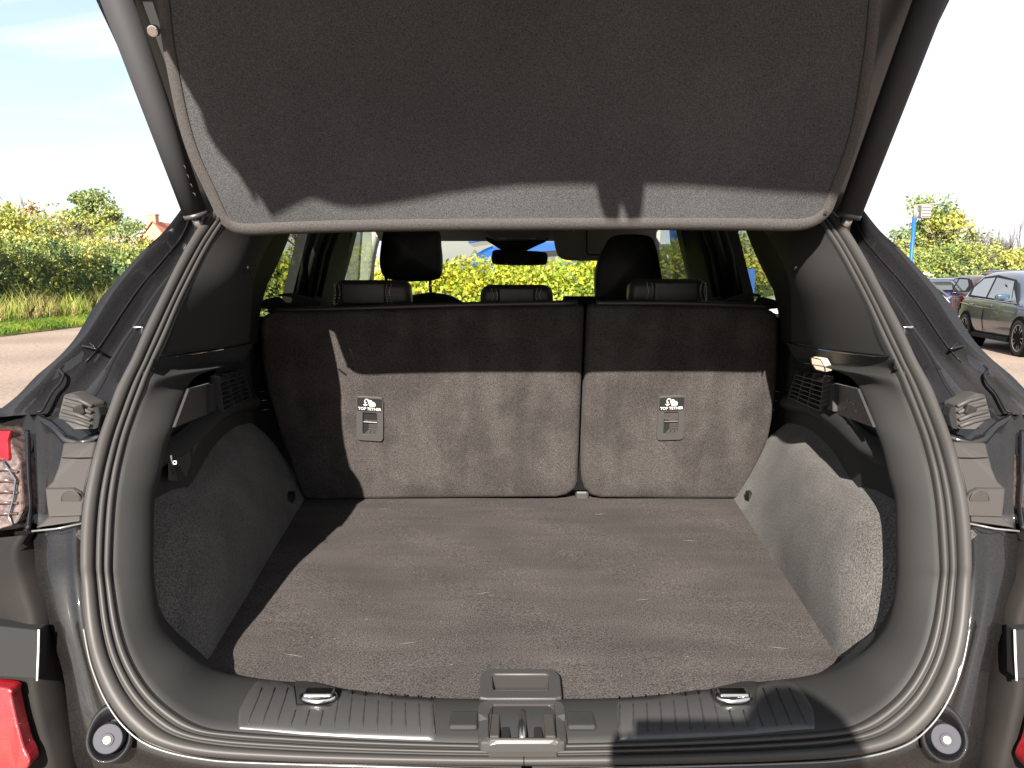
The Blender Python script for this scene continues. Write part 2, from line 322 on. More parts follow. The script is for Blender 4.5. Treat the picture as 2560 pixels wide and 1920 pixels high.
# ---- rear pillar trims above the seam
for sg in (0, 1):
    F_ = (lambda v: v) if sg else mir
    step = [(1880,540),(1916,586),(1954,651),(1975,720),(1977,800),(1979,858)]
    inner = cr([W(*p, .03) for p in step], 16)
    outer = cr([mir(A(*p, off=.006)) for p in [(575,540),(557,567),(521,625),(486,692),(451,764),(393,897)]], 16)
    inner = [A3(-.46, 1.57)+Vector((0, .25, 0))] + inner; outer = [A3(-.525, 1.5)] + outer
    rws = []
    for s in [0, .06, .2, .4, .6, .8, .95, 1]:
        rws.append([F_(outer[i].lerp(inner[i], s) + Vector((-.018*math.sin(math.pi*s), -.006*math.sin(math.pi*s), 0))) for i in range(17)])
    rws.append([F_(v + Vector((.03, .02, 0))) for v in inner])
    pt = loft_obj('pillar_trim', rws, M_plastic, CAR)
    # seam line between pillar trim and surround
    a = mir(A(398, 890, off=.004)); b = W(1978, 857, .034)
    tube('seam', [F_(a.lerp(b, t) + Vector((-.018*math.sin(math.pi*t), -.008*math.sin(math.pi*t)-.002, 0))) for t in [i/14 for i in range(15)]], .0013, M_seam, pt, n=5)
    # clip on the pillar trim
    c0, c1 = W(1979, 690, .029), W(1990, 668, .029)
    tube('belt_clip', [F_(c0.lerp(c1, .4)), F_(c1)], .002, M_dark, pt)
    # rear quarter wall behind pillar trim up to the glass
    gl_in = [(1863,545),(1863,571),(1890,640),(1925,710),(1952,770),(1960,860)]
    def G(px, py, half):                                     # point on a plane at fixed lean
        d = ray(px, py); lo, hi = .8, 6
        for _ in range(50):
            m_ = .5*(lo+hi); p = CAM+d*(m_/d.y)
            if abs(p.x-XC) < half-.25*max(0, p.z-1.12): lo = m_
            else: hi = m_
        return CAM+d*(lo/d.y)
    rw0 = cr([W(*p, .028)+Vector((.02, .02, 0)) for p in step], 14); rw1 = cr([G(*p, .695) for p in gl_in], 14)
    loft_obj('quarter_lining', [[F_(v) for v in rw0], [F_(v.lerp(u_, .5)+Vector((-.02, 0, 0))) for v, u_ in zip(rw0, rw1)], [F_(v) for v in rw1], [F_(v+Vector((.03, 0, 0))) for v in rw1]], M_dark, CAR)
    # quarter glass
    gp = [G(1850,520,.70), G(1866,571,.70), G(1892,640,.70), G(1927,710,.70), G(1958,775,.70), G(1866,790,.70), G(1856,729,.70), G(1812,571,.70), G(1800,530,.70)]
    mesh_obj('quarter_window', [F_(v) for v in gp], [tuple(range(len(gp)))], G_quarter, CAR, solid=.004)

# ---- side walls of the load bay: recess above the wheelhouse, louvres, carpets
def wgrid(fn, rows_, cols_): return [[fn(i/(rows_-1), j/(cols_-1)) for j in range(cols_)] for i in range(rows_)]
def pane(c, u, v): return c[0]*(1-u)*(1-v) + c[1]*(1-u)*v + c[2]*u*v + c[3]*u*(1-v)
for sg in (0, 1):
    F_ = (lambda v: v) if sg else mir
    side = 'right' if sg else 'left'
    # plastic wall between pillar and wheelhouse
    def wall(u, v):
        z = 1.27 - .35*u; y0 = 1.06 + max(0, min(1, (z-1.05)/.08))*.48; Y = y0 + (1.95-y0)*v
        return F_(Vector((XC+halfW(Y, z)+(.004 if z < 1.12 else .010)+.05*max(0, (1.20-Y)/.12), Y, z)))
    wl = loft_obj('side_trim', wgrid(wall, 12, 12), M_plastic, CAR)
    # shelf moulding under the recess
    mm = [(1.08, 1.01, .0), (1.18, 1.02, .0), (1.3, 1.03, .0), (1.45, 1.03, .002), (1.6, 1.02, .004), (1.75, 1.0, .006), (1.86, .985, .006)]
    ledge = []
    for k, (du, dz) in enumerate([(.0, .040), (.010, .036), (.018, .022), (.018, .012), (.004, .002), (-.01, -.01)]):
        ledge.append([F_(Vector((XC+halfW(Y, 1)-du+.05*max(0, (1.20-Y)/.12), Y, z+dz))) for Y, z, _ in mm])
    loft_obj('ledge', ledge, M_plastic, wl)
    # louvres
    LC = [W(2007,927,.006), W(2078,944,.006), W(2067,1027,.006), W(1984,992,.006)]
    nrmv = (LC[1]-LC[0]).cross(LC[3]-LC[0]).normalized(); nrmv = nrmv if nrmv.x < 0 else -nrmv
    gr = mesh_obj('air_vent', [F_(pane(LC, u, v)) for u, v in [(-.04,-.04),(-.04,1.04),(1.04,1.04),(1.04,-.04)]], [(0, 1, 2, 3)], M_dark, CAR, solid=.002)
    tag(gr, 'dark louvred air outlet in the %s side of the boot' % side)
    for r in range(7):
        u = (r+.3)/7
        q = [pane(LC, u, .0), pane(LC, u, 1.), pane(LC, u+.03, 1.)+nrmv*.014-Vector((0, 0, .004)), pane(LC, u+.03, .0)+nrmv*.014-Vector((0, 0, .004))]
        mesh_obj('louvre', [F_(x) for x in q], [(0, 1, 2, 3)], M_plastic_s, gr, solid=.002)
    for v in (.0, .33, .66, 1.0):
        q = [pane(LC, -.03, v), pane(LC, 1.02, v), pane(LC, 1.02, v)+nrmv*.013, pane(LC, -.03, v)+nrmv*.013]
        mesh_obj('rib', [F_(x) for x in q], [(0, 1, 2, 3)], M_plastic_s, gr, solid=.0025)
    # flap with finger slot next to the vent
    FC = [W(2092,958,.004), W(2150,972,.004), W(2190,1068,.004), W(2084,1030,.004)]
    fl = mesh_obj('storage_flap', [F_(p) for p in FC], [(0, 1, 2, 3)], M_plastic_s, CAR, solid=.004)
    q = [pane(FC, .02, .02), pane(FC, .02, .13), pane(FC, .93, .17), pane(FC, .93, .02)]
    prism('finger_grip', [F_(x) for x in q], F_(nrmv*.012+Vector((XC, 0, 0)))-F_(Vector((XC, 0, 0))), M_plastic, fl, bevel=.002)
    tube('edge_line', [F_(pane(FC, u, -.04)+nrmv*.002) for u in (0, .5, 1)], .0012, M_rubber, fl, n=5)
    if sg:
        for (u, v, s_) in [(.72, .42, .005), (.45, .52, .004), (.47, .62, .004), (.5, .70, .006), (.7, .72, .006)]:
            c = pane(FC, u, v)+nrmv*.0045
            mesh_obj('embossed_mark', [c+Vector((0, -s_, -s_*.4)), c+Vector((0, s_, -s_*.4)), c+Vector((0, s_, s_*.4)), c+Vector((0, -s_, s_*.4))], [(0, 1, 2, 3)], M_rubber, fl, solid=.0006)
    # wheelhouse carpet
    top = [Vector((XC+.505, .97, .97)), Vector((XC+.522, 1.07, .985)), Vector((XC+.540, 1.15, 1.003)), Vector((XC+.565, 1.28, 1.010)), Vector((XC+.580, 1.42, 1.023)), Vector((XC+.615, 1.62, 1.022)), Vector((XC+.652, 1.80, 1.000)), Vector((XC+.66, 1.90, .965)), Vector((XC+.66, 1.96, .92))]
    bot = [Vector((XC+.450, .925, .74)), Vector((XC+.456, .98, .74)), Vector((XC+.468, 1.1, .74)), Vector((XC+.483, 1.25, .74)), Vector((XC+.498, 1.4, .74)), Vector((XC+.519, 1.62, .74)), Vector((XC+.538, 1.82, .74)), Vector((XC+.547, 1.91, .74)), Vector((XC+.552, 1.96, .74))]
    T_, B_ = cr(top, 40), cr(bot, 40); rws = []
    for i in range(19):
        s = i/18; row = []
        for j in range(40):
            v = B_[j].lerp(T_[j], s)
            yb = (v.y-.955)
            bulge = -.022*math.sin(math.pi*min(1, s*1.05))*math.exp(-((v.y-1.32)/.33)**2) + min(.045, (max(0, 1.08+.14*s-v.y)/.16)**1.6*.06)
            rnd = .045*max(0, s-.72)**1.5*6
            v = Vector((v.x + bulge + rnd, v.y, v.z + .0)); row.append(F_(v))
        rws.append(row)
    wh = loft_obj('wheelhouse_lining', rws, M_wheel_carpet, CAR)
    tag(wh, 'carpeted wheelhouse on the %s of the boot' % side)
    # bag hook eye in the wheelhouse
    hc = (W(1872,1240,0) if False else P(1878,1241,1.80)) if sg else P(724,1243,1.80)
    hk = mesh_obj('lashing_eye', *merge([box_vf(hc, (.02, .03, .022)), tube_vf([hc+Vector((0, -.02, .006)), hc+Vector((-.006 if sg else .006, -.03, 0)), hc+Vector((0, -.02, -.006))], .0025, 6)]), M_dark, CAR, bevel=.003)
    mesh_obj('glint_pin', *box_vf(hc+Vector((0, -.018, .002)), (.008, .003, .0025)), M_chrome, hk)
# power socket box on the left wall
def WL_(px, py, pr=.008): return W(px, py, pr)
sb = [WL_(420,1124,-.012), WL_(470,1108), WL_(476,1130), WL_(476,1165), WL_(462,1192), WL_(444,1204,-.004), WL_(420,1204,-.012)]
sk = prism('socket_cover', sb, (-.012, .03, 0), M_plastic_s, CAR, bevel=.003)
tag(sk, 'small dark cover box with a tiny white symbol on the left boot side')
tube('cover_edge', [WL_(428,1138,.004), WL_(430,1160,.004), WL_(434,1184,.004)], .0015, M_rubber, sk, n=6)
c = WL_(438,1156,.011)
for k_, (ox, oz, w_, h_) in enumerate([(-.0022, 0, .001, .005), (.0022, 0, .001, .005), (0, .0022, .005, .001), (0, -.0022, .005, .001)]):
    mesh_obj('symbol_stroke', *box_vf(c+Vector((ox, -.001, oz)), (w_, .001, h_)), M_white, sk)
prism('side_wedge', [WL_(481,1092,.006), WL_(507,1088,.006), WL_(482,1138,.006)], (-.012, .03, 0), M_rubber, CAR)
# boot lamp, right
lc = [W(2028,893,.025), W(2052,898,.025), W(2062,916,.025), W(2064,930,.025), W(2040,924,.025), W(2030,910,.025)]
lp = prism('boot_lamp', lc, (.02, .02, 0), M_lamp, CAR, bevel=.002)
tag(lp, 'lit warm boot lamp on the right side trim')
tube('lamp_rim', [v+Vector((-.001, -.001, 0)) for v in lc], .0012, M_amber, lp, closed=True, n=5)

# ---- boot floor
fn_ = []
for i in range(60):
    Y = .93 + i/59*1.02
    fn_.append([Vector((XC-.58+1.16*j/59, Y, .745 + .0012*math.sin(Y*17+j*.31)*math.sin(j*.17+Y*5) + .0015*math.exp(-((Y-1.05)/.05)**2)*math.sin(j*.5))) for j in range(60)])
fl = loft_obj('boot_floor', fn_, M_carpet, CAR, solid=-.02)
tag(fl, 'worn brownish grey carpeted boot floor board')
M_scr = mat('scuff_fluff', (.13, .12, .11), .9, .1)
for _ in range(60):                                          # scuffs and bits of fluff
    x, y = random.uniform(-.38, .42), random.uniform(1.0, 1.86); L_ = random.choice([.003, .004, .003, .005, .002, .002, .03, .005]); a = random.uniform(-.35, .35) if L_ > .01 else random.uniform(0, 3)
    c = Vector((x, y, .7475)); dv = Vector((math.cos(a), math.sin(a), 0))*L_/2
    tube('scuff', [c-dv, c+Vector((0, random.uniform(-.002, .002), .0004)), c+dv], [.0002, .00045, .0002], M_scr, fl, n=4)
# floor handle
hz = .758
def floor_poly(pts): return [PZ(px, py, hz) for px, py in pts]
hb = [(1198,1745),(1200,1690),(1207,1678),(1222,1671),(1375,1671),(1392,1678),(1400,1690),(1405,1745)]
def ring_plate(name, outer, inner, th, m, parent, bevel=.002):
    n = len(outer); v = outer + inner + [p-Vector(th) for p in outer] + [p-Vector(th) for p in inner]; f = []
    for i in range(n):
        j = (i+1) % n
        f += [(i, j, n+j, n+i), (2*n+i, 3*n+i, 3*n+j, 2*n+j), (i, 2*n+i, 2*n+j, j), (n+i, n+j, 3*n+j, 3*n+i)]
    return mesh_obj(name, v, f, m, parent, bevel=bevel)
def resamp(pts, n):
    pts = [Vector(p) for p in pts]; pts.append(pts[0]); ds = [0]
    for a, b in zip(pts, pts[1:]): ds.append(ds[-1]+(b-a).length)
    res = []
    for i in range(n):
        t = i/n*ds[-1]
        for k in range(len(pts)-1):
            if ds[k+1] >= t: res.append(pts[k].lerp(pts[k+1], (t-ds[k])/max(1e-9, ds[k+1]-ds[k]))); break
    return res
def around(c, poly, n):                                      # sample polygon by angle about c (in x,y or x,z)
    res = []; P_ = [Vector(p) for p in poly]
    for i in range(n):
        a = 2*math.pi*(i+.5)/n; d = Vector((math.cos(a), math.sin(a))); best = 0
        for p, q in zip(P_, P_[1:]+P_[:1]):
            e = q-p; den = d.x*e.y-d.y*e.x
            if abs(den) < 1e-12: continue
            t = ((p.x-c.x)*e.y-(p.y-c.y)*e.x)/den; s = ((p.x-c.x)*d.y-(p.y-c.y)*d.x)/den
            if t > 0 and -1e-6 <= s <= 1+1e-6: best = max(best, t)
        res.append((c.x+d.x*best, c.y+d.y*best))
    return res
c2 = Vector(PZ(1302,1706,hz)[:2])
op = [(x, y, hz) for x, y in around(c2, [p.xy for p in floor_poly(hb)], 48)]
ip = [(x, y, hz) for x, y in around(c2, [p.xy for p in floor_poly([(1234,1725),(1230,1684),(1372,1684),(1370,1725)])], 48)]
hd = ring_plate('lid_handle', [Vector(p) for p in op], [Vector(p) for p in ip], (0, 0, .008), M_plastic_s, CAR)
tag(hd, 'black recessed finger handle at the front edge of the boot floor')
ib = [PZ(1230,1684,hz), PZ(1372,1684,hz), PZ(1370,1725,hz), PZ(1234,1725,hz)]
dn = Vector((0, 0, -.0075))
mesh_obj('handle_well', [ib[0]+Vector((0,0,-.003)), ib[1]+Vector((0,0,-.003)), ib[2], ib[3], ib[0].lerp(ib[3], .55)+dn+Vector((.004,0,0)), ib[1].lerp(ib[2], .55)+dn-Vector((.004,0,0)), ib[2]+dn, ib[3]+dn],
         [(0,1,5,4), (4,5,6,7), (0,4,7,3), (1,2,6,5), (7,6,2,3)], M_flange, hd)

# ---- sill: scuff plates, striker housing, tie-down rings
from mathutils.bvhtree import BVHTree
_bv = BVHTree.FromPolygons(*loft(TRIM_ROWS))
def sillz(px, py):
    d = ray(px, py).normalized(); h = _bv.ray_cast(CAM, d)
    if h[0] is not None and h[0].z < .80: return h[0]
    return PZ(px, py, .752)
for sg in (0, 1):
    F_ = (lambda v: v) if not sg else mir
    tb = [(590,1812),(600,1770),(622,1728),(640,1704),(655,1698),(735,1703),(741,1758),(830,1761),(858,1726),(878,1722),(960,1735),(985,1741),(1080,1746),(1094,1752)]
    bb = [(590,1822),(750,1837),(900,1846),(1094,1853)]
    def at_(L, x):
        for (x0, y0), (x1, y1) in zip(L, L[1:]):
            if x <= x1: return y0+(y1-y0)*(x-x0)/(x1-x0)
        return L[-1][1]
    xs_ = sorted(set([590+504*i/44 for i in range(45)] + [600, 622, 640, 735, 741, 830, 858, 1093.9])); gr2 = []
    for u in (0, .0, .12, .3, .5, .7, .88, 1, 1):
        gr2.append([])
    for x in xs_:
        yt, yb = at_(tb, x)+1, at_(bb, x)
        for k, (u, lift) in enumerate([(0, -.004), (.02, .0012), (.14, .0020), (.3, .0021), (.5, .0021), (.7, .0021), (.88, .0020), (.98, .0012), (1, -.004)]):
            e_ = 1 if xs_[0]+3 < x < xs_[-1]-3 else 0
            gr2[k].append(F_(sillz(x, yt+(yb-yt)*u)+Vector((0, 0, lift if e_ else -.003))))
    sp_ = loft_obj('scuff_plate', gr2, M_plastic_s, CAR)
    tag(sp_, 'ribbed black scuff plate on the %s half of the boot sill' % ('right' if sg else 'left'))
    for k in range(14):
        x0 = 655 + k*32.5; x1 = 618 + k*36
        y0 = 1712 + (k > 3)*54 - (k > 5)*50 + max(0, k-6)*2.5; y1 = 1822 + k*1.7
        if 3 <= k <= 5: y0 = 1768
        a, b = sillz(x0 + (x1-x0)*(y0-1712)/110, y0+6), sillz(x1, y1-6)
        pts = [F_(a.lerp(b, t)+Vector((0, 0, .0048+.0035*math.sin(math.pi*t)*0))) for t in (0, .25, .5, .75, 1)]
        pts = [F_(sillz(x0 + (x1-x0)*((y0-1712)/110*(1-t)+t), y0+12+(y1-20-y0)*t)+Vector((0, 0, .0020))) for t in (0, .25, .5, .75, 1)]
        tube('rib', pts, .0011, M_plastic, sp_, n=6)
    # chrome tie-down lashing ring in its notch
    rc = F_(PZ(797,1740,.765))
    prism('lashing_pocket', [F_(PZ(*p, .7565)) for p in [(738,1700),(775,1702),(860,1722),(840,1757),(735,1758),(726,1750)]], (0, 0, -.012), M_dark, CAR, bevel=.002)
    tr_ = mesh_obj('tie_down', *merge([tube_vf([rc+Vector((.021*math.cos(a), .0105*math.sin(a)-.002, .0)) for a in [2*math.pi*i/18 for i in range(18)]], .0042, 8, closed=True)]), M_chrome, CAR, smooth=True)
    tag(tr_, 'folded chrome lashing ring in the %s notch of the sill' % ('right' if sg else 'left'))
    v_, f_ = box_vf(rc+Vector((0, .001, .004)), (.038, .019, .006)); mesh_obj('flap', v_, f_, M_chrome, tr_, bevel=.0028, seg=3)
# striker housing: box recess, built as plate with well
HZ = .7600
ho = [PZ(*p, HZ) for p in [(1196,1760),(1204,1750),(1400,1750),(1412,1758),(1417,1838),(1408,1848),(1205,1848),(1195,1838)]]
c2 = Vector(PZ(1306,1805,HZ)[:2])
hi = [PZ(*p, HZ) for p in [(1222,1845),(1222,1782),(1232,1760),(1378,1760),(1388,1782),(1392,1845)]]
op = [Vector((x, y, HZ-.006*(y < .90))) for x, y in around(c2, [p.xy for p in ho], 48)]
ip = [Vector((x, y, HZ-.001)) for x, y in around(c2, [p.xy for p in hi], 48)]
st = ring_plate('latch_housing', op, ip, (0, 0, .012), M_plastic_s, CAR)
tag(st, 'plastic housing round the metal lock striker at the middle of the sill')
lo_ = HZ-.028
pl = [PZ(1222,1845,HZ), PZ(1392,1845,HZ), PZ(1385,1760,HZ), PZ(1232,1760,HZ)]
mesh_obj('latch_floor', [pl[0]+Vector((0,0,-.03)), pl[1]+Vector((0,0,-.03)), pl[2]+Vector((0,0,-.012)), pl[3]+Vector((0,0,-.012)), pl[0], pl[1], pl[2], pl[3]], [(0,1,2,3), (0,3,7,4), (1,5,6,2), (3,2,6,7), (4,5,1,0)], M_flange, st)
for px_, w_ in [(1304, .0052)]:
    a = PZ(px_, 1783, HZ-.004); b = PZ(px_, 1842, HZ-.004); b.x = a.x
    tube('striker_bar', [a+Vector((0, .003, -.012)), a, a.lerp(b, .5), b, b+Vector((0, -.004, -.016))], w_, M_steel, st, n=12)
for px_, sgn in ((1236, 1), (1374, -1)):
    a = PZ(px_, 1785, HZ-.003); b = PZ(px_, 1842, HZ-.003)
    v_, f_ = box_vf((a+b)/2+Vector((0, 0, -.008)), (.013, abs(a.y-b.y), .018)); mesh_obj('guide_wall', v_, f_, M_flange, st, bevel=.002)
    v_, f_ = box_vf((a+b)/2+Vector((sgn*.014, 0, -.012)), (.011, abs(a.y-b.y), .014)); mesh_obj('guide_slot', v_, f_, M_dark, st, bevel=.002)
# dimples each side of the striker housing
for px_ in (1160, 1452):
    v_, f_ = box_vf(sillz(px_, 1800)+Vector((0, 0, -.001)), (.036, .036, .008)); mesh_obj('sill_pad', v_, f_, M_plastic, CAR, bevel=.004, seg=3)

# ---- rear seat backs
def seatY(z): return 1.90 - .12*(z-.745)/.49
def SP(px, py, off=0):
    d = ray(px, py); Y = 1.85
    for _ in range(30): Y = .5*Y+.5*(seatY(CAMZ+Y*d.z/d.y)+off)
    return CAM + d*(Y/d.y)
def seatback(outline, label):
    front = [SP(*p) for p in outline]; c = sum(front, Vector())/len(front); n = len(front)
    V, F = [], []; rings = [(0, .0), (.0, .0)]
    prof = [(-.004, .060), (0, .03), (.002, .012), (.008, .003), (.016, .0)]      # inset, depth
    R = []
    for ins, dep in prof:
        R.append([p + (c-p).normalized()*ins + Vector((0, dep, 0)) for p in front])
    # inner fill: shrink rings with gentle padding
    for s in (.12, .35, .65, .9):
        R.append([R[4][i].lerp(c, s) + Vector((0, -.004*s, 0)) for i in range(n)])
    V = [v for r in R for v in r]
    for k in range(len(R)-1):
        for i in range(n):
            j = (i+1) % n; F.append((k*n+i, k*n+j, (k+1)*n+j, (k+1)*n+i))
    V.append(c + Vector((0, -.004, 0))); o_ = len(V)-1; b0 = (len(R)-1)*n
    for i in range(n): F.append((b0+i, b0+(i+1) % n, o_))
    F.append(tuple(range(n)))
    o = mesh_obj('rear_seatback', V, F, M_seat, CAR, smooth=True); tag(o, label); return o
M_strutp = mat('strut_plastic', (.030, .030, .032), .7, .15)
M_seat = mat('seat_carpet', (.034, .0302, .0288), .95, .08, c2=(.046, .0410, .0388), nscale=11, ndetail=8, lo=.42, hi=.6, streak=.13, srot=.5, speck=.65, sscale=450, bump=.8, bscale=450, bdist=.0018, sheen=.03)
def dense(pts, n=6):
    r = []
    for a, b in zip(pts, pts[1:]+pts[:1]):
        for k in range(n): r.append((a[0]+(b[0]-a[0])*k/n, a[1]+(b[1]-a[1])*k/n))
    return r
L_out = [(645,812),(652,792),(672,779),(760,780),(860,777),(1000,774),(1150,768),(1300,766),(1445,763),(1459,766),(1463,776),(1458,900),(1452,1050),(1447,1180),(1446,1210),(1440,1226),(1420,1240),(1395,1246),(1100,1250),(800,1252),(756,1250),(740,1210),(700,1100),(664,980),(650,900)]
R_out = [(1469,778),(1474,766),(1490,763),(1700,764),(1850,768),(1925,772),(1944,782),(1950,800),(1950,900),(1944,1000),(1925,1100),(1880,1200),(1862,1250),(1700,1251),(1500,1248),(1478,1242),(1462,1226),(1455,1205),(1453,1180),(1458,1050),(1464,900)]
seatback(dense(L_out), 'wider left part of the split rear seatback, carpeted')
seatback(dense(R_out), 'narrower right part of the split rear seatback, carpeted')
# bolster edge strips on top of seatbacks
for pts in ([(672,779),(860,776),(1150,767),(1445,762)], [(1490,762),(1700,763),(1925,771)]):
    tube('top_edge', cr([SP(*p, .02)+Vector((0, 0, .004)) for p in pts], 16), .007, M_leather, CAR, n=8)
# dark backing behind the seat split and hinge block
box('hinge_block', SP(1449,1236,.03)+Vector((.006, 0, 0)), (.035, .03, .03), M_plastic_s, CAR, bevel=.008, seg=3)
box('seat_frame', SP(1456,985,.085), (.1, .03, .49), M_seam, CAR)

# ---- top tether plates
def tether(cx, cy, tilt, where):
    base = SP(cx, cy, -.004); nx = Vector((1, 0, -tilt)).normalized(); up = Vector((tilt, -.24, 1)).normalized(); fw = nx.cross(up).normalized()
    if fw.y > 0: fw = -fw
    def q(x, z, h=0): return base + nx*x*.001 + up*z*.001 + fw*h*.001
    def slab(name, pts, h0, h1, m, par, bv=.0): return prism(name, [q(x, z, h0) for x, z in pts], fw*(h1-h0)*.001, m, par, bevel=bv)
    def rr(x0, z0, x1, z1, r, n=4):
        res = []
        for cxx, czz, a0 in ((x1-r, z1-r, 0), (x0+r, z1-r, 90), (x0+r, z0+r, 180), (x1-r, z0+r, 270)):
            for k in range(n+1):
                a = math.radians(a0+90*k/n); res.append((cxx+r*math.cos(a), czz+r*math.sin(a)))
        return res
    c = Vector((0, -14)); o2 = around(c, [Vector(p) for p in rr(-33, -59, 33, 59, 8)], 56); i2 = around(c, [Vector(p) for p in [(-17, -42), (-17, 16), (18, 16), (18, -42)]], 56)
    pl = ring_plate('tether_plate', [q(x, z, 4) for x, z in o2], [q(x, z, 4) for x, z in i2], fw*.0055, M_grey, CAR, bevel=.0012)
    tag(pl, 'grey child seat anchor plate reading TOP TETHER on the %s seatback' % where)
    slab('opening_back', [(-18, -43), (-18, 17), (19, 17), (19, -43)], -1.2, -.8, M_badge, pl)
    slab('sticker', rr(-30, 20, 30, 54, 3), 4.05, 4.5, M_badge, pl)
    slab('anchor_bar', [(-16, -11), (-16, -8), (18, -8), (18, -11)], .5, 3.5, M_white if False else M_steel, pl, .0008)
    slab('lower_ledge', [(-3, -29), (-3, -26), (18, -26), (18, -29)], 0, 2.5, M_block, pl, .0006)
    slab('inner_wall', [(-3, -25), (-3, -12), (18, -12), (18, -25)], -.7, 0, M_flange, pl)
    slab('bottom_lip', [(-13, -43), (-13, -41), (18, -41), (18, -43)], 1.5, 4.6, M_block, pl, .0006)
    slab('bottom_tray', [(-12, -41), (-3, -30), (18, -30), (18, -41)], -.6, -.2, M_block, pl)
    for x in (-1, 9): slab('notch', [(x, -38), (x+1.5, -34), (x+4, -34), (x+2, -38)], -.1, .3, M_seam, pl)
    # pictogram: anchor, seat and child
    W0, W1 = 4.55, 5.0
    sb = lambda nme, pts: slab(nme, pts, W0, W1, M_white, pl)
    sb('anchor_shank', [(-11.3, 36.5), (-11.3, 45), (-9.2, 45), (-9.2, 36.5)])
    sb('anchor_stock', [(-13, 42), (-13, 43.6), (-7.5, 43.6), (-7.5, 42)])
    sb('anchor_fluke', [(-16, 38.6), (-13.5, 35), (-10.3, 34), (-7, 35), (-4.6, 38.6), (-7, 38), (-10.3, 36.4), (-13.6, 38)])
    sb('strap', [(-13.5, 45), (-12, 50), (-8, 53), (-4, 52), (-5, 50.4), (-8, 51), (-10.6, 49), (-12, 45)])
    sb('seat_shell', [(-5.5, 51), (-3.5, 52), (2, 37.5), (11.5, 37.5), (12.4, 40.5), (14.2, 40.5), (13.2, 34), (-.8, 34)])
    sb('child_figure', [(-1, 50.5), (5, 49), (6, 46), (11, 44.5), (14, 42), (11, 41), (9, 39), (3.3, 39), (0, 47)])
    # lettering
    cu = bpy.data.curves.new('lettering', 'FONT'); cu.body = 'TOP TETHER'; cu.size = .0098; cu.extrude = .0002; cu.offset = .00012; cu.align_x = 'CENTER'; cu.space_character = .98
    cu.materials.append(M_white); t = bpy.data.objects.new('lettering', cu)
    pos = q(0, 23.6, 4.75); Mx = Matrix((nx, up - fw*up.dot(fw), fw)).transposed().to_4x4()
    COL.objects.link(t); bpy.context.view_layer.update(); me_t = bpy.data.meshes.new_from_object(t); COL.objects.unlink(t); bpy.data.objects.remove(t); me_t.materials.clear(); me_t.materials.append(M_white)
    t = bpy.data.objects.new('lettering', me_t); COL.objects.link(t); t.parent = pl; t.rotation_euler = Mx.to_euler(); t.location = pos - WL[pl.name]; reg(t, pos)
tether(925, 1046, .07, 'left'); tether(1677, 1044, -.035, 'right')

# ---- headrests
def rounded(name, x0, x1, y0, y1, Y, depth, m, par, r=.02, taper=0, px_top=None):
    a, b = P(x0, y1, Y), P(x1, y0, Y); w_, h_ = b.x-a.x, b.z-a.z; cx_ = (a.x+b.x)/2; cz = (a.z+b.z)/2
    bm = bmesh.new(); bmesh.ops.create_cube(bm, size=1)
    for v in bm.verts:
        t = 1 - taper*(v.co.z+.5)
        v.co = Vector((v.co.x*w_*t, v.co.y*depth, v.co.z*h_))
    me_v = [Vector((cx_, Y+depth/2, cz))+v.co for v in bm.verts]; fs = [[v.index for v in f.verts] for f in bm.faces]; bm.free()
    return mesh_obj(name, me_v, fs, m, par, smooth=True, bevel=r, seg=6)
def stitch(pts, par, n):
    c = cr(pts, n*2); V = []
    for k in range(0, 2*n-1, 2): V.append(tube_vf([c[k], c[k].lerp(c[k+1], .62)], .0011, 4))
    mesh_obj('stitching', *merge(V), M_thread, par)
HR = [(828,1026,700,772,'left',(838,848,965,975),-1), (1198,1386,712,771,'middle',(1232,1243,1340,1350),0), (1572,1776,697,765,'right',(1620,1632,1752,1762),1)]
for x0, x1, y0, y1, wh_, st_, sd_ in HR:
    hr = rounded('rear_headrest', x0, x1, y0, y1, 1.90, .075, M_leather, CAR, r=.022, taper=.05)
    tag(hr, 'low black leather %s rear headrest with white stitching' % wh_)
    pd = rounded('centre_pad', st_[1]+2, st_[2]-2, y0+5, y1-8, 1.892, .03, M_leather2 if 'M_leather2' in globals() else M_leather, hr, r=.008)
    for k, sx in enumerate(st_):
        bow = -5 if k < 2 else 5
        stitch([P(sx+bow*.6, y0+10, 1.893), P(sx, y0+22, 1.888), P(sx-bow*.2, (y0+y1)/2, 1.887), P(sx+bow, y1-12, 1.888)], hr, 12)
    tube('lower_piping', [P(x0+18, y1-8, 1.885), P((x0+x1)/2, y1-6, 1.882), P(x1-18, y1-8, 1.885)], .003, M_leather, hr)
# front seats
def shaped(name, outline, Y, depth, m, par, bulge=.03, bev=.012):
    pts = cr([P(*p, Y) for p in outline] + [P(*outline[0], Y)], 48)[:-1]; c = sum(pts, Vector())/len(pts); n = len(pts); R = []
    for s, d in [(.0, depth*.55), (-.03, depth*.3), (0, depth*.08), (.12, 0), (.35, -bulge*.5), (.7, -bulge*.8), (.95, -bulge)]:
        R.append([p.lerp(c, s) + Vector((0, d, 0)) for p in pts])
    R.insert(0, [p.lerp(c, .5)+Vector((0, depth*.6, 0)) for p in pts])
    V = [v for r in R for v in r]; F = [(k*n+i, k*n+(i+1) % n, (k+1)*n+(i+1) % n, (k+1)*n+i) for k in range(len(R)-1) for i in range(n)]
    F += [tuple(range(n))[::-1], tuple(range((len(R)-1)*n, len(R)*n))]
    return mesh_obj(name, V, F, m, par, smooth=True)
fs = shaped('front_seat', [(1022,740),(1060,734),(1110,737),(1145,752),(1170,775),(1165,830),(1100,860),(950,860),(850,830),(845,790),(880,750),(960,738)], 2.82, .16, M_leather, CAR)
tag(fs, 'black front seat on the left with headrest raised on posts')
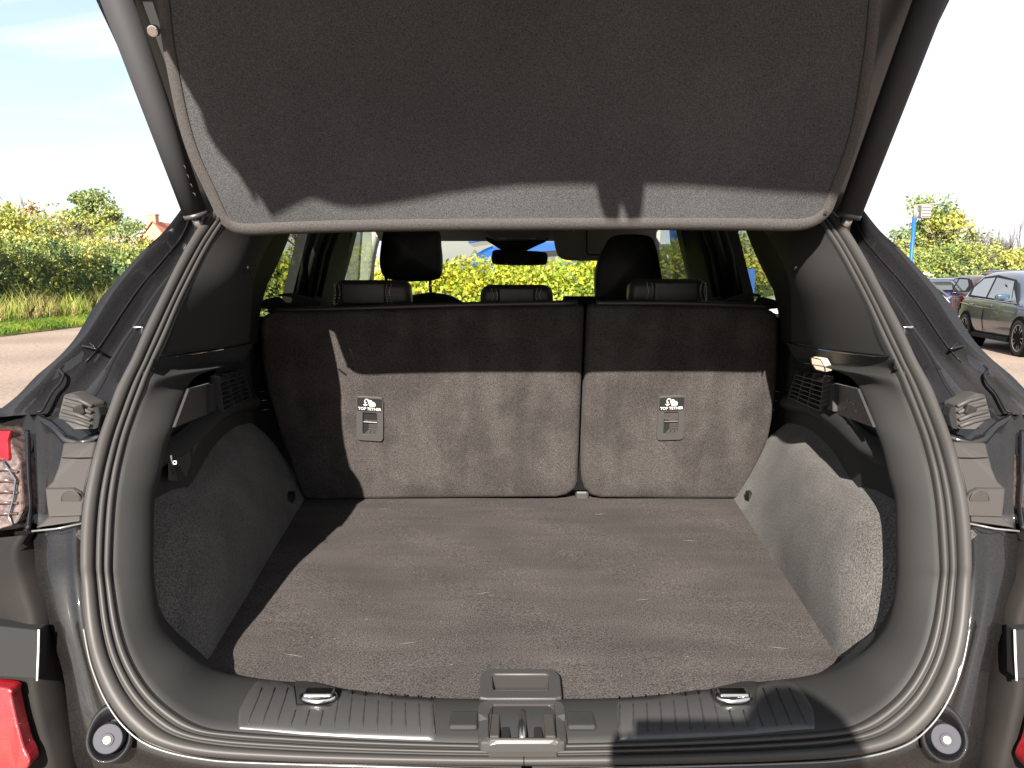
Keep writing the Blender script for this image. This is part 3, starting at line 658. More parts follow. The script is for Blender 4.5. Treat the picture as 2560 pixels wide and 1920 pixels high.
fh = shaped('headrest', [(957,578),(1000,548),(1050,545),(1092,572),(1100,620),(1103,655),(1100,685),(1085,698),(1040,702),(990,700),(958,690),(948,660),(950,620)], 2.80, .12, M_leather, fs)
for x in (967, 1077):
    tube('post', [P(x-2, 690, 2.82), P(x, 740, 2.82)], .006, M_chrome, fs, n=10)
box('post_collar', P(1077,734,2.82), (.035, .03, .010), M_dark, fs, bevel=.003)
fs2 = shaped('front_seat', [(1492,765),(1505,740),(1600,730),(1680,735),(1720,760),(1730,830),(1600,860),(1480,830)], 2.82, .16, M_leather, CAR)
tag(fs2, 'black front seat on the right with its tall rounded headrest')
shaped('headrest', [(1490,690),(1497,655),(1513,620),(1530,595),(1560,587),(1600,587),(1630,594),(1642,620),(1650,660),(1656,700),(1655,760),(1580,775),(1500,768),(1491,735)], 2.80, .12, M_leather, fs2)

# ---- seat belt guides at the outer top corners of the seat
for sg in (0, 1):
    F_ = (lambda v: v) if not sg else mir
    Yg = 1.84
    o1 = [(633,760),(665,748),(690,742),(697,748),(705,756),(720,759),(732,753),(728,744),(712,740),(698,742),(694,738),(703,734),(720,733),(745,738),(775,748),(790,756),(796,773),(760,776),(700,776),(660,772),(640,768)]
    bgd = prism('belt_guide', [F_(P(*p, Yg)) for p in o1], (0, .03, 0), M_dark, CAR, bevel=.0015)
    tag(bgd, 'black hooked seat belt guide at the %s end of the rear seat' % ('right' if sg else 'left'))

# bright trim strips seen between seat and side wall
for sg in (0, 1):
    for k in range(3):
        a, b = (632+5*k, 981+23*k), (664+4*k, 977+24*k-k)
        q = [P(*a, 1.93), P(*b, 1.93)]
        if sg: q = [mir(v) for v in q]
        tube('bright_strip', q, .0012, M_steel, CAR, n=5)
    q = [P(600,792,1.96), P(700,792,1.96), P(700,1080,1.96), P(600,1080,1.96)]
    if sg: q = [mir(v) for v in q]
    mesh_obj('seat_side_cover', q, [(0, 1, 2, 3)], M_dark, CAR, solid=.01)

# ---- cabin shell: pillars, roof lining, screens, dash, doors
def H(h, Y, z, sg=1): return Vector((XC+(h if sg else -h), Y, z))
for sg in (0, 1):
    F_ = (lambda v: v) if sg else mir
    # rear door frame with dark glass, B pillar, front door glass, A pillar
    prism('door_frame', [F_(v) for v in [G(1814,555,.70), G(1858,732,.70), G(1866,790,.70), G(1752,790,.70), G(1750,732,.70), G(1719,555,.70)]], F_(Vector((XC+.03, 0, 0)))-F_(Vector((XC, 0, 0))), M_dark, CAR)
    mesh_obj('rear_door_window', [F_(v) for v in [H(.63, 2.35, 1.56), H(.70, 2.45, 1.08), H(.71, 3.0, 1.05), H(.64, 3.0, 1.56)]], [(0, 1, 2, 3)], G_privacy, CAR, solid=.004)
    mesh_obj('front_door_window', [F_(v) for v in [H(.64, 3.08, 1.56), H(.71, 3.08, 1.06), H(.72, 4.0, 1.06), H(.65, 3.5, 1.52)]], [(0, 1, 2, 3)], G_front, CAR, solid=.004)
    prism('rear_door_lining', [F_(v) for v in [H(.655, 2.40, 1.42), H(.60, 2.45, 1.60), H(.60, 2.98, 1.60), H(.66, 2.98, 1.3), H(.69, 2.9, 1.12), H(.70, 2.42, 1.1)]], F_(Vector((XC+.02, 0, 0)))-F_(Vector((XC, 0, 0))), M_dark, CAR)
    for k in range(4):
        tube('frame_rib', [F_(G(1738+22*k, 560, .655)), F_(G(1768+20*k, 640, .675)), F_(G(1788+19*k, 740, .69))], .008, M_dark if k % 2 else M_plastic, CAR, n=8)
    bp = [P(1697,560,2.95), P(1719,560,2.95), P(1735,640,2.95), P(1753,720,2.95), P(1738,720,2.95), P(1716,640,2.95)]
    prism('centre_pillar', [F_(v) for v in bp], (0, .08, 0), M_olive, CAR, bevel=.004)
    fd = [P(1678,560,3.35), P(1697,560,3.35), P(1706,600,3.35), P(1733,760,3.35), P(1723,760,3.35), P(1690,760,3.35), P(1684,640,3.35)]
    prism('front_door_frame', [F_(v) for v in fd], (0, .05, 0), M_leather, CAR)
    ap = [P(1625,560,3.6), P(1700,560,3.6), P(1699,590,3.6), P(1692,640,3.6), P(1688,720,3.6), P(1654,720,3.6), P(1650,660,3.6), P(1643,620,3.6), P(1636,595,3.6)]
    prism('front_pillar', [F_(v) for v in ap], (0, .10, 0), M_lightgrey, CAR, bevel=.02, seg=4)
    # door cards and lower body outside
    loft_obj('door_panel', [[F_(H(.70, Y, z)) for Y in (1.90, 2.6, 3.3, 4.0)] for z in (1.125, .8, .4)], M_dark, CAR, solid=.03)
    prof = [(.80, .32), (.88, .45), (.915, .70), (.905, .95), (.86, 1.06), (.80, 1.10)]
    rr_ = []
    for Y in (1.35, 1.7, 2.2, 3.0, 3.8, 4.5, 5.0, 5.25):
        k = 1 if Y < 4 else 1-.12*((Y-4)/1.25)**2
        rr_.append([F_(H(h*k, Y, z if Y < 4 else z-(z-.3)*.16*(Y-4))) for h, z in prof])
    loft_obj('body_side', rr_, M_paint, CAR, solid=-.01)
    prism('side_rail', [F_(v) for v in [H(.60, 1.62, 1.61), H(.60, 3.2, 1.62), H(.66, 3.25, 1.55), H(.66, 1.66, 1.54)]], (0, 0, .03), M_paint, CAR, bevel=.01)
    for Yw in (1.62, 4.32):
        wv = []
        for r_, x_ in ((.33, .90), (.34, .86), (.34, .72), (.32, .70)):
            wv.append([F_(H(x_, Yw+r_*math.cos(a), .34+r_*math.sin(a))) for a in [2*math.pi*i/28 for i in range(28)]])
        wh_o = loft_obj('wheel', wv, M_groove, CAR, closed=True)
        prism('rim', [F_(H(.885, Yw+.23*math.cos(a), .34+.23*math.sin(a))) for a in [2*math.pi*i/20 for i in range(20)]], F_(Vector((XC-.05, 0, 0)))-F_(Vector((XC, 0, 0))), M_steel, wh_o)
rf = [[H(h, Y, z) for h in (-.62, -.4, 0, .4, .62)] for Y, z in ((1.60, 1.665), (2.1, 1.68), (2.7, 1.67), (3.25, 1.63), (3.5, 1.56))]
for r in rf: r[0].z -= .03; r[-1].z -= .03
loft_obj('roof', rf, M_paint, CAR, solid=.03)
loft_obj('headlining', [[H(h, Y, z-.03) for h in (-.60, 0, .60)] for Y, z in ((1.62, 1.63), (2.4, 1.645), (3.2, 1.57), (3.45, 1.50))], M_head, CAR, solid=.01)
prism('header_rail', [P(940,560,3.42), P(1705,560,3.42), P(1705,572,3.42), P(1500,572,3.42), P(1385,573,3.42), P(1250,580,3.42), P(1200,583,3.42), P(1120,588,3.42), P(1090,590,3.42), P(940,592,3.42)], (0, .05, 0), M_head, CAR)
mesh_obj('windscreen', [H(-.58, 3.50, 1.54), H(.58, 3.50, 1.54), H(.68, 4.35, 1.06), H(-.68, 4.35, 1.06)], [(0, 1, 2, 3)], G_screen, CAR, solid=.004)
box('dashboard', (XC, 3.98, .98), (1.36, .7, .22), M_dark, CAR, bevel=.05, seg=4)
bon = [[H(h, Y, z-.03*abs(h)/.8) for h in (-.82, -.5, 0, .5, .82)] for Y, z in ((4.3, 1.10), (4.7, 1.06), (5.1, .98), (5.3, .88), (5.38, .6))]
loft_obj('bonnet', bon, M_paint, CAR, solid=-.02)
box('floor_pan', (XC, 3.1, .34), (1.6, 4.2, .06), M_dark, CAR)
sw = P(1455, 850, 3.3); Ms = Matrix.Rotation(math.radians(65), 3, 'X')
swo = tube('steering_wheel', [sw+Ms @ Vector((.18*math.cos(a), .18*math.sin(a), 0)) for a in [2*math.pi*i/40 for i in range(40)]], .014, M_leather, CAR, closed=True)
# overhead console, camera housing, mirror, visor
prism('overhead_console', [P(1212,560,3.30), P(1372,560,3.30), P(1372,582,3.30), P(1366,597,3.30), P(1240,600,3.30), P(1222,592,3.30), P(1212,580,3.30)], (0, .09, 0), M_lightgrey, CAR, bevel=.008)
for x in (1258, 1331):
    v_, f_ = box_vf(P(x, 596, 3.295), (.03, .006, .003)); mesh_obj('console_light', v_, f_, M_white, CAR)
prism('sensor_housing', [P(1212,592,3.40), P(1240,601,3.40), P(1364,598,3.40), P(1374,592,3.40), P(1366,603,3.40), P(1345,612,3.40), P(1318,625,3.40), P(1256,626,3.40), P(1236,613,3.40), P(1216,601,3.40)], (0, .08, 0), M_dark, CAR, bevel=.004)
rm = prism('rear_view_mirror', cr([P(*p, 3.38) for p in [(1230,632),(1240,624),(1300,626),(1358,629),(1369,638),(1368,654),(1360,662),(1300,663),(1240,661),(1229,652),(1230,632)]], 30)[:-1], (0, .035, 0), M_dark, CAR, bevel=.004)
M_mirror = mat('mirror_glass', (.75, .75, .68), .03, .5, metal=1)
mesh_obj('mirror_glass', [P(1262,628,3.372), P(1324,631,3.372), P(1332,660,3.372), P(1262,659,3.372)], [(0, 1, 2, 3)], M_mirror, rm, solid=.001)
tag(rm, 'black framed rear view mirror')
vs = prism('sun_visor', cr([P(*p, 3.25) for p in [(1386,562),(1384,590),(1390,625),(1400,643),(1425,651),(1500,652),(1560,650),(1610,640),(1640,600),(1640,562)]], 30), (0, .02, 0), mat('visor_vinyl', (.17, .165, .14), .8, .2), CAR, bevel=.004)
tag(vs, 'grey sun visor folded down on the right')
tube('visor_mirror_frame', [P(1467,560,3.245), P(1467,630,3.245), P(1471,637,3.245), P(1520,637,3.245)], .0025, M_dark, vs)
for x in (1417, 1433):
    v_, f_ = box_vf(P(x, 576, 3.243), (.010, .003, .005)); mesh_obj('visor_clip_glint', v_, f_, M_white, vs)

# ------------------------------------------------------------------ bodywork round the opening
K = [ # K0 (by the seal), K1 gutter line, K2 press line, K3 outer edge
 ((548,505),(505,532),(484,512),(478,488)),
 ((536,522),(500,548),(480,530),(468,502)),
 ((492,582),(477,606),(455,590),(412,576)),
 ((448,657),(443,668),(412,645),(359,625)),
 ((405,744),(392,735),(352,715),(278,715)),
 ((370,813),(341,813),(300,790),(231,773)),
 ((345,870),(312,854),(262,848),(190,842)),
 ((318,925),(283,905),(235,884),(145,893)),
 ((292,978),(258,960),(185,935),(90,940)),
 ((270,1040),(226,1008),(140,985),(40,992)),
 ((256,1085),(205,1050),(110,1035),(-30,1045)),
]
KO = (.012, .055, .032, -.004)
nk = 40
kc = [cr([A(*r[k], off=KO[k]) for r in K], nk) for k in range(4)]
for sg in (0, 1):
    F_ = (lambda v: v) if not sg else mir
    sd = 'right' if sg else 'left'
    a, b, c, d = kc
    ch = [b[i].lerp(c[i], .35)+Vector((0, .014, 0)) for i in range(nk)]
    ch2 = [b[i].lerp(c[i], .75)+Vector((0, .002, 0)) for i in range(nk)]
    e1 = [v+Vector((-.012, .03, -.004)) for v in d]; e2 = [v+Vector((-.04 - .05*i/nk, .20, -.01)) for i, v in enumerate(d)]; e3 = [H(.74+.17*min(1, i/nk*1.3), 1.85, max(1.02, d[i].z-.02), 0) for i in range(nk)]
    mid = [c[i].lerp(d[i], .5)+Vector((0, .006, 0)) for i in range(nk)]
    qp = loft_obj('quarter_panel', [[F_(v) for v in r] for r in (a, b, ch, ch2, c, mid, d, e1, e2, e3)], M_paint, CAR)
    tag(qp, 'glossy black bodywork beside the %s of the opening' % sd)
    tube('gutter_edge', [F_(v+Vector((0, -.001, 0))) for v in b[3:]], .0011, M_paint2, qp, n=6)
    tube('pressed_edge', [F_(v+Vector((0, -.001, 0))) for v in c[2:30]], .0016, M_paint2, qp, n=6)
    # angular step of the water channel
    stp = [(243,873),(214,866),(200,867),(178,890),(156,915),(150,922),(153,930),(159,938),(150,958),(130,981),(107,1024),(93,1030)]
    tube('channel_step', cr([F_(A(*p, off=.016)) for p in stp], 40), .0022, M_paint2, qp, n=6)
    stp = [(243,873),(225,858),(211,850),(225,838),(240,818)]
    tube('panel_outline', [F_(A(*p, off=.022)) for p in stp], .0014, M_paint2, qp, n=6)
    # pale sealant nick across the gutter
    tube('weld_joint', [F_(A(*p, off=.03)) for p in [(328,816),(338,819),(350,818),(368,819)]], [.0012, .003, .0018, .001], M_chrome, qp, n=6)
    # ---- corner behind the lamp
    rws = []
    for yy in (1020, 1060, 1110, 1160, 1220, 1280, 1330, 1385):
        t_ = (yy-1020)/310
        so_x = 277 - (277-205)*min(1, t_*1.25)
        xs = [so_x+8, so_x-30, 150, 118, 98, 84, 70, 56, 40, 0, -70]
        of = [.014, .030, .036, .040, .03, .036, .022, .034, .03, .028, .05]; of = [q_+(.09 if yy > 1340 else 0) for q_ in of]
        rws.append([F_(A(x, yy, off=o_)) for x, o_ in zip(xs, of)])
    cp = loft_obj('rear_corner_panel', rws, M_paint2, CAR)
    tag(cp, 'dark painted body corner beside the %s tail lamp' % sd)
    tube('corner_groove', cr([F_(A(*p, off=.018)) for p in [(68,1078),(70,1140),(72,1200),(76,1260),(70,1325)]], 20), .0035, M_paint, cp, n=8)
    br = [(240,1104),(230,1150),(218,1215),(208,1270),(204,1304),(84,1322),(121,1292),(118,1270),(111,1222),(130,1204),(143,1172),(151,1141),(157,1108)]
    cb = sum((A(*p, off=.022) for p in br), Vector())/len(br)
    pk = prism('corner_cover', [F_(A(*p, off=.020)) for p in br], (0, .02, 0), M_flange, CAR, bevel=.003, seg=3)
    tag(pk, 'matt grey plastic cover with round plug at the %s body corner' % sd)
    br2 = [(112,1221),(182,1221),(200,1230),(210,1247),(206,1262),(204,1290),(120,1293),(116,1262)]
    prism('raised_pad', [F_(A(*p, off=.016)) for p in br2], (0, .008, 0), M_flange, pk, bevel=.002, seg=3)
    cc_ = A(177,1250, off=.0145)
    tube('plug_ring', [F_(cc_+Vector((.0130*math.cos(t), 0, .0130*math.sin(t)))) for t in [2*math.pi*i/30 for i in range(30)]], .0008, M_block, pk, closed=True, n=6)
    prism('plug', [F_(cc_+Vector((.0118*math.cos(t), -.0004, .0118*math.sin(t)))) for t in [2*math.pi*i/30 for i in range(30)]], (0, .003, 0), M_flange, pk, bevel=.0006)
    tube('fold_line', [F_(A(*p, off=.018)) for p in [(155,1144),(190,1145),(232,1144)]], .0006, M_seam, pk, n=5)
    # rubber buffer block
    def BB(px, py, o=0): return A(px, py, off=-.018+o)
    top_ = [(158,985),(182,984),(236,1010),(228,1075),(182,1076),(142,1040),(146,1018)]
    bl = prism('rubber_buffer', [F_(BB(*p)) for p in [(157,986),(181,985),(233,1012),(228,1074),(183,1075),(143,1041)]], (0, .035, 0), M_block, CAR, bevel=.004, seg=3)
    tag(bl, 'grey ribbed rubber buffer with a square hole, %s of the opening' % sd)
    for y0_ in (0, 17, 36, 52):
        tube('buffer_rib', [F_(BB(164-y0_*.25, 992+y0_, -.001)), F_(BB(200-y0_*.2, 1001+y0_, -.003)), F_(BB(230-y0_*.1, 1016+y0_*.95, -.002))], .0032, M_block, bl, n=6)
    hq = BB(200, 1026, -.004)
    v_, f_ = box_vf(F_(hq), (.016, .010, .014), Matrix.Rotation(-.3 if not sg else .3, 3, 'Y')); mesh_obj('buffer_hole', v_, f_, M_dark, bl, bevel=.003)
    prism('buffer_side', [F_(BB(*p, .004)) for p in [(233,1012),(246,1020),(250,1040),(244,1070),(228,1075)]], (0, .02, 0), M_dark, bl, bevel=.002)
    # crumpled gutter foot under the buffer
    loft_obj('gutter_foot', [[F_(A(x, y, off=o_)) for x, y, o_ in r] for r in (
        [(90,1032,.02),(130,1052,.03),(165,1085,.028),(200,1095,.036),(245,1080,.02),(262,1062,.02)],
        [(95,1042,.012),(128,1062,.018),(160,1098,.014),(190,1110,.024),(235,1100,.014),(250,1088,.016)],
        [(100,1052,.03),(125,1072,.03),(155,1108,.026),(185,1118,.032),(230,1110,.026),(244,1104,.03)])], M_paint, CAR)
    # tail lamp
    tl = prism('tail_lamp', [F_(A(*p, off=.0)) for p in [(-60,1070),(18,1078),(48,1158),(57,1278),(39,1312),(-60,1340)]], (0, .05, 0), M_clearlamp, CAR, bevel=.004, seg=3)
    tag(tl, 'tail lamp with clear and red lens, %s side' % sd)
    prism('red_lens', [F_(A(*p, off=-.004)) for p in [(-60,1074),(26,1078),(20,1100),(23,1152),(6,1150),(-60,1150)]], (0, .01, 0), M_redlamp, tl, bevel=.003)
    for k in range(5):
        tube('lens_rib', [F_(A(-40, 1175+k*28, off=-.003)), F_(A(10, 1172+k*28, off=-.004)), F_(A(44, 1180+k*26, off=-.001))], .0022, M_clearlamp, tl, n=6)
    tube('lens_edge', [F_(A(*p, off=-.004)) for p in [(5,1150),(20,1172),(40,1200),(34,1245),(22,1290),(30,1312)]], .0014, M_chrome, tl, n=6)
    # flank under the shut line
    so_ = [(205,1316),(203,1380),(207,1461),(215,1565),(234,1657),(270,1745),(319,1813),(384,1859),(500,1889),(680,1902),(1303,1914)]
    ga_ = [(78,1330),(81,1380),(88,1461),(119,1575),(153,1689),(169,1819),(190,1930),(260,2010),(500,2060),(800,2080),(1303,2090)]
    o1 = cr([A(*p, off=.014) for p in so_], 44); g1 = cr([A(*p, off=.016) for p in ga_], 44)
    rws = []
    for s, o_ in ((0, .02), (.06, .0), (.25, .004), (.45, .006), (.6, .0), (.75, .006), (1, .004), (1.02, .03)):
        rws.append([F_(o1[i].lerp(g1[i], s)+Vector((0, o_, 0))) for i in range(44)])
    fk = loft_obj('rear_flank', rws, M_paint2, CAR)
    tag(fk, 'glossy black body panel below the shut line on the %s' % sd)
    tube('shut_line_edge', [F_(A(*p, off=.008)) for p in [(80,1328),(140,1322),(204,1309)]], .0014, M_edge, fk, n=6)
    # flange edge just outside the seal, coloured pale for its sunlit highlight
    lip = cr([A(x-6, y+7, off=-.002) for x, y in so_[3:10]] + [A(1303, 1926, off=-.002)], 60)
    tube('flange_edge', [F_(v) for v in lip], .0012, M_edge, fk, n=6)
    # bump stop: cup, nylon disc and screw
    bc = A(272, 1846, off=.0)
    ax_ = Vector((.15, -1, .42)).normalized(); q_ = ax_.to_track_quat('Z', 'Y').to_matrix()
    def disc_vf(c_, r0, r1, h0, h1, sx=1, sy=1, n=32):
        R = [[c_+q_ @ Vector((r*sx*math.cos(t), r*sy*math.sin(t), h)) for t in [2*math.pi*i/n for i in range(n)]] for r, h in ((r0, h0), (r1, h1))]
        v, f = loft(R, True); f.append(tuple(range(n, 2*n))); return v, f
    rr2 = []
    for r, h, dz in ((.030, -.004, .008), (.028, .0015, .007), (.0245, .001, .005), (.022, -.006, .002), (.018, -.010, 0)):
        rr2.append([F_(bc+q_ @ Vector((r*.92*math.cos(t), r*(1.0+.35*max(0, math.sin(t))*(1 if r > .022 else .3))*math.sin(t), h))) for t in [2*math.pi*i/36 for i in range(36)]])
    cup = loft_obj('bump_stop_cup', rr2, M_paint, CAR, closed=True)
    ds = mesh_obj('bump_stop', *merge([disc_vf(bc, .0175, .0170, -.012, .004)]), M_disc, CAR, bevel=.001); 
    for v in ds.data.vertices: 
        if sg: v.co.x = -v.co.x
    if sg: ds.location.x = (2*XC-WL[ds.name].x) - XC; reg(ds, mir(WL[ds.name]))
    tag(ds, 'grey nylon bump stop with a screw at the lower %s corner' % sd)
    for nm, r0, r1, h0, h1, mm_ in (('collar', .0078, .0075, .004, .0058, M_disc), ('screw', .0048, .0045, .0058, .0070, M_screw)):
        cv, cf = disc_vf(bc+Vector((0, 0, -.001)), r0, r1, h0, h1); mesh_obj(nm, [F_(v) for v in cv], cf, mm_, ds, bevel=.0004)
    # ---- bumper
    bo = [(72,1335),(49,1380),(75,1478),(98,1562),(98,1702),(117,1803),(146,1930),(160,1990)]
    rws = []
    for s, o_ in ((0, .045), (0.0, .0), (.08, -.006), (.5, -.012), (1, .0)):
        rws.append(cr([F_(A(x, y, off=.002).lerp(A(-170, y+15, off=.06), s)+Vector((0, o_, 0))) for x, y in bo], 30))
    bpr = loft_obj('rear_bumper', rws, M_bumper, CAR)
    tag(bpr, 'dusty dark bumper corner on the %s' % sd)
    prism('gloss_insert', [F_(A(*p, off=-.012)) for p in [(-90,1556),(94,1576),(93,1700),(-90,1688)]], (0, .02, 0), M_dark, bpr, bevel=.002)
    tube('insert_edge', [F_(A(*p, off=-.011)) for p in [(97,1574),(96,1630),(93,1702)]], .0013, M_white, bpr, n=6)
    prism('shut_gap', [F_(A(*p, off=.05)) for p in [(40,1330),(90,1330),(100,1461),(130,1575),(165,1700),(180,1819),(200,1960),(120,1960),(80,1700),(60,1500)]], (0, .02, 0), M_dark, CAR)
    rd = prism('red_reflector', cr([F_(A(*p, off=-.028)) for p in [(-90,1712),(20,1722),(28,1745),(40,1800),(55,1860),(66,1925),(-90,1960)]], 24), (0, .02, 0), M_redlamp, CAR, bevel=.003)
    tag(rd, 'red reflector low on the %s bumper corner' % sd)

# ------------------------------------------------------------------ tailgate, its struts and the fabric load cover
def panelY(z): return 1.317 - .416*(z-1.383)
def PP(px, py, off=0):
    d = ray(px, py); Y = 1.1
    for _ in range(60): Y = .5*Y+.5*(panelY(CAMZ+Y*d.z/d.y)+off)
    return CAM+d*(Y/d.y)
# outline of the cover (photograph), continued upward out of the frame
cvL = [(378,-260),(385,-120),(400,0),(408,80),(425,180),(450,300),(478,390),(515,470),(545,535),(556,553),(575,570),(600,579),(640,581),(700,578),(850,573),(1050,570),(1300,568),(1600,567),(1850,568),(1960,570),(2005,568),(2035,560),(2058,545),(2075,525),(2093,480),(2125,400),(2152,310),(2172,200),(2188,90),(2196,0),(2212,-120),(2222,-260)]
edge = cr([PP(*p) for p in cvL], 130)
cen = Vector((XC, panelY(1.55)-.0, 1.55))
pn_ = Vector((0, -1, -.416)).normalized()
def inn_dir(E, i):
    t = (E[min(i+1, len(E)-1)]-E[max(i-1, 0)]).normalized(); n = t.cross(pn_).normalized()
    return n if n.dot(cen-E[i]) > 0 else -n
R = []
for off_in, dy_ in ((-.001, .012), (0, .0), (.016, -.0035), (.0165, -.001)):
    R.append([p + inn_dir(edge, i)*off_in + Vector((0, dy_, 0)) for i, p in enumerate(edge)])
inn_ = R[3]
pipe = mesh_obj('load_cover', inn_, [tuple(range(len(inn_)))], M_shelf, CAR, solid=.004)
tag(pipe, 'charcoal fabric load cover hanging from the raised tailgate')
tube_edge = loft_obj('piping', R[:3], M_piping, pipe, solid=.004)
_se = cr([PP(*p, -.0045) for p in cvL], 900); stc = [p+inn_dir(_se, i)*.0165 for i, p in enumerate(_se)]
VV = []
for k in range(60, 840, 3): VV.append(tube_vf([stc[k], stc[k+2]], .0008, 3))
mesh_obj('stitching', *merge(VV), M_seam, pipe)
for px_, py_ in ((545,548),(2062,532)):
    v_, f_ = box_vf(PP(px_, py_, -.004), (.006, .006, .006)); mesh_obj('cord_clip', v_, f_, M_dark, pipe, bevel=.001)

TG = empty('tailgate', (XC, 1.0, 2.0), CAR)
tag(TG, 'raised black tailgate')
# side flanks (seen left and right of the cover)
for sg in (0, 1):
    F_ = (lambda v: v) if not sg else mir
    lip = cr([P(420,382,1.46), P(411,372,1.46), P(397,355,1.45), P(362,285,1.42), P(300,130,1.40), P(240,0,1.36), P(170,-160,1.25), Vector((XC-.612, .98, 1.90)), Vector((XC-.615, .7, 2.03)), Vector((XC-.60, .35, 2.10))], 40)
    inn = cr([P(425,378,1.47), P(418,362,1.46), P(404,335,1.44), P(385,290,1.41), P(325,130,1.41), P(268,0,1.37), P(200,-160,1.26), Vector((XC-.595, .97, 1.91)), Vector((XC-.59, .7, 2.03)), Vector((XC-.58, .35, 2.11))], 40)
    rws = [[F_(v+Vector((.004, .03, .0))) for v in lip], [F_(v) for v in lip], [F_(v.lerp(u_, .5)+Vector((0, .004, .0))) for v, u_ in zip(lip, inn)], [F_(v.lerp(u_, .6)+Vector((0, .010, .006))) for v, u_ in zip(lip, inn)], [F_(v+Vector((0, .002, 0))) for v in inn],
           [F_(v+Vector((.02, .012, .012))) for v in inn], [F_(v+Vector((.10, .06, .035))) for v in inn], [F_(v+Vector((.2, .08, .06))) for v in inn]]
    loft_obj('flank', rws, M_tail if 'M_tail' in globals() else M_paint2, TG, solid=.006)
    # power strut
    sa, sb_ = P(489, 538, 1.37), P(293, 0, 1.28); dr = (sb_-sa)
    sto = tube('lift_strut', [F_(sa), F_(sa+dr*.5), F_(sa+dr*1.35)], [.0200, .0225, .026], M_strutp, CAR, n=28)
    tag(sto, 'thick black lift strut, %s side' % ('right' if sg else 'left'))
    tube('strut_collar', [F_(sa-dr.normalized()*.004), F_(sa+dr.normalized()*.004)], 0.0204, M_plastic_s, sto, n=28)
    tube('ball_joint', [F_(sa-dr.normalized()*.03), F_(sa)], .009, M_steel, sto, n=12)
    v_, f_ = box_vf(F_(sa-dr.normalized()*.03), (.022, .012, .03)); mesh_obj('bracket', v_, f_, M_paint, sto, bevel=.003)
    for k in range(4):                                        # embossed marks on the strut
        cpt = sa+dr*(.10+.045*k)+Vector((.0145, -.0145, -.003))
        if not sg: tube('embossed_mark', [cpt+Vector((.0035*math.cos(t), 0, .006*math.sin(t))) for t in [math.pi*i/6 for i in range(7)]], .0007, M_rubber, sto, n=5)
    if not sg:
        bs = P(388, 76, 1.19)
        stud = mesh_obj('cord_stud', *merge([tube_vf([bs, bs+Vector((.0, -.010, -.004))], .0085, 14)]), M_chrome, TG, bevel=.002)
for sg in (0, 1):
    F_ = (lambda v: v) if not sg else mir
    oF = [(150,-330),(200,-160),(262,0),(330,140),(388,290),(425,380),(450,440),(484,515),(520,545)]
    iF = [(560,-330),(560,-160),(560,0),(560,140),(570,290),(580,380),(590,440),(600,490),(620,520)]
    o_ = cr([PP(*p, .16) for p in oF], 30); i_ = cr([PP(*p, .06) for p in iF], 30)
    loft_obj('inner_frame', [[F_(v) for v in o_], [F_(v.lerp(u_, .3)+Vector((0, .012, 0))) for v, u_ in zip(o_, i_)], [F_(v.lerp(u_, .5)+Vector((0, -.006, 0))) for v, u_ in zip(o_, i_)], [F_(v) for v in i_]], M_plastic_s, TG, solid=.006)
# outer skin and inner lining of the tailgate (arched shell out of the frame above)
def tz(Y): return 1.66 + .30*math.sin(math.pi*min(1, max(0, (1.42-Y)/1.35))**.8*.72)
skin = []; lin = []
for k in range(13):
    Y = 1.62 - 1.27*k/12
    t = k/12; z = 1.68 + .44*math.sin(t*1.7)
    hw = .64-.09*t
    skin.append([Vector((XC+hw*s_, Y, z-.03*abs(s_)**3)) for s_ in (-1, -.8, -.4, 0, .4, .8, 1)])
    lin.append([Vector((XC+(hw-.02)*s_, Y+.02, z-.045-.02*abs(s_))) for s_ in (-1, -.8, -.4, 0, .4, .8, 1)])
loft_obj('outer_skin', skin, M_paint, TG, solid=.01); loft_obj('inner_lining', lin, M_plastic, TG, solid=.01)
# lower end of the tailgate: unseen, its outline projected back from the shade on the load cover
shp = [(430,130),(520,290),(600,425),(640,490),(660,510),(682,500),(720,480),(750,466),(768,463),(790,470),(820,481),(860,486),(900,485),(980,474),(1100,452),(1200,438),(1280,430),(1380,427),(1470,428),(1478,430),(1492,475),(1498,515),(1532,520),(1537,476),(1542,476),(1556,520),(1588,514),(1594,470),(1598,428),(1700,430),(1900,445),(2070,457),(2200,464)]
EY = .35
eb = []
for p in shp[3:]:
    q = PP(*p); eb.append(q + SUNV*((EY-q.y)/SUNV.y))
eb = [Vector((max(-.60, min(.60, v.x)), v.y, v.z)) for v in eb]
eb = [eb[0]+Vector((-.06, 0, .066)), eb[0]+Vector((-.004, 0, .004))]+eb; et = [Vector((v.x, EY+.02, 2.22)) for v in eb]
n = len(eb); V = eb+et+[v+Vector((0, -.05, .01)) for v in eb]+[v+Vector((0, -.06, -.03)) for v in et]; F = []
for i in range(n-1): F += [(i, i+1, n+i+1, n+i), (2*n+i, 3*n+i, 3*n+i+1, 2*n+i+1), (i, 2*n+i, 2*n+i+1, i+1), (n+i, n+i+1, 3*n+i+1, 3*n+i)]
mesh_obj('lower_edge', V, F, M_plastic, TG)
se = []
for p in shp[:4]:
    q = PP(*p); se.append(q)
sidep = [se[3] + SUNV*((EY-se[3].y)/SUNV.y), se[2]+SUNV*((.47-se[2].y)/SUNV.y), se[1]+SUNV*((.62-se[1].y)/SUNV.y), se[0]+SUNV*((.82-se[0].y)/SUNV.y)]
sl = [v+Vector((-.01, .02, .16)) for v in sidep]; sidep = [Vector((sidep[0].x, .33, sidep[0].z))] + sidep + [Vector((-.590, .98, 1.81)), Vector((-.575, 1.2, 1.73))]; sl = [v+Vector((-.01, .02, .10)) for v in sidep]
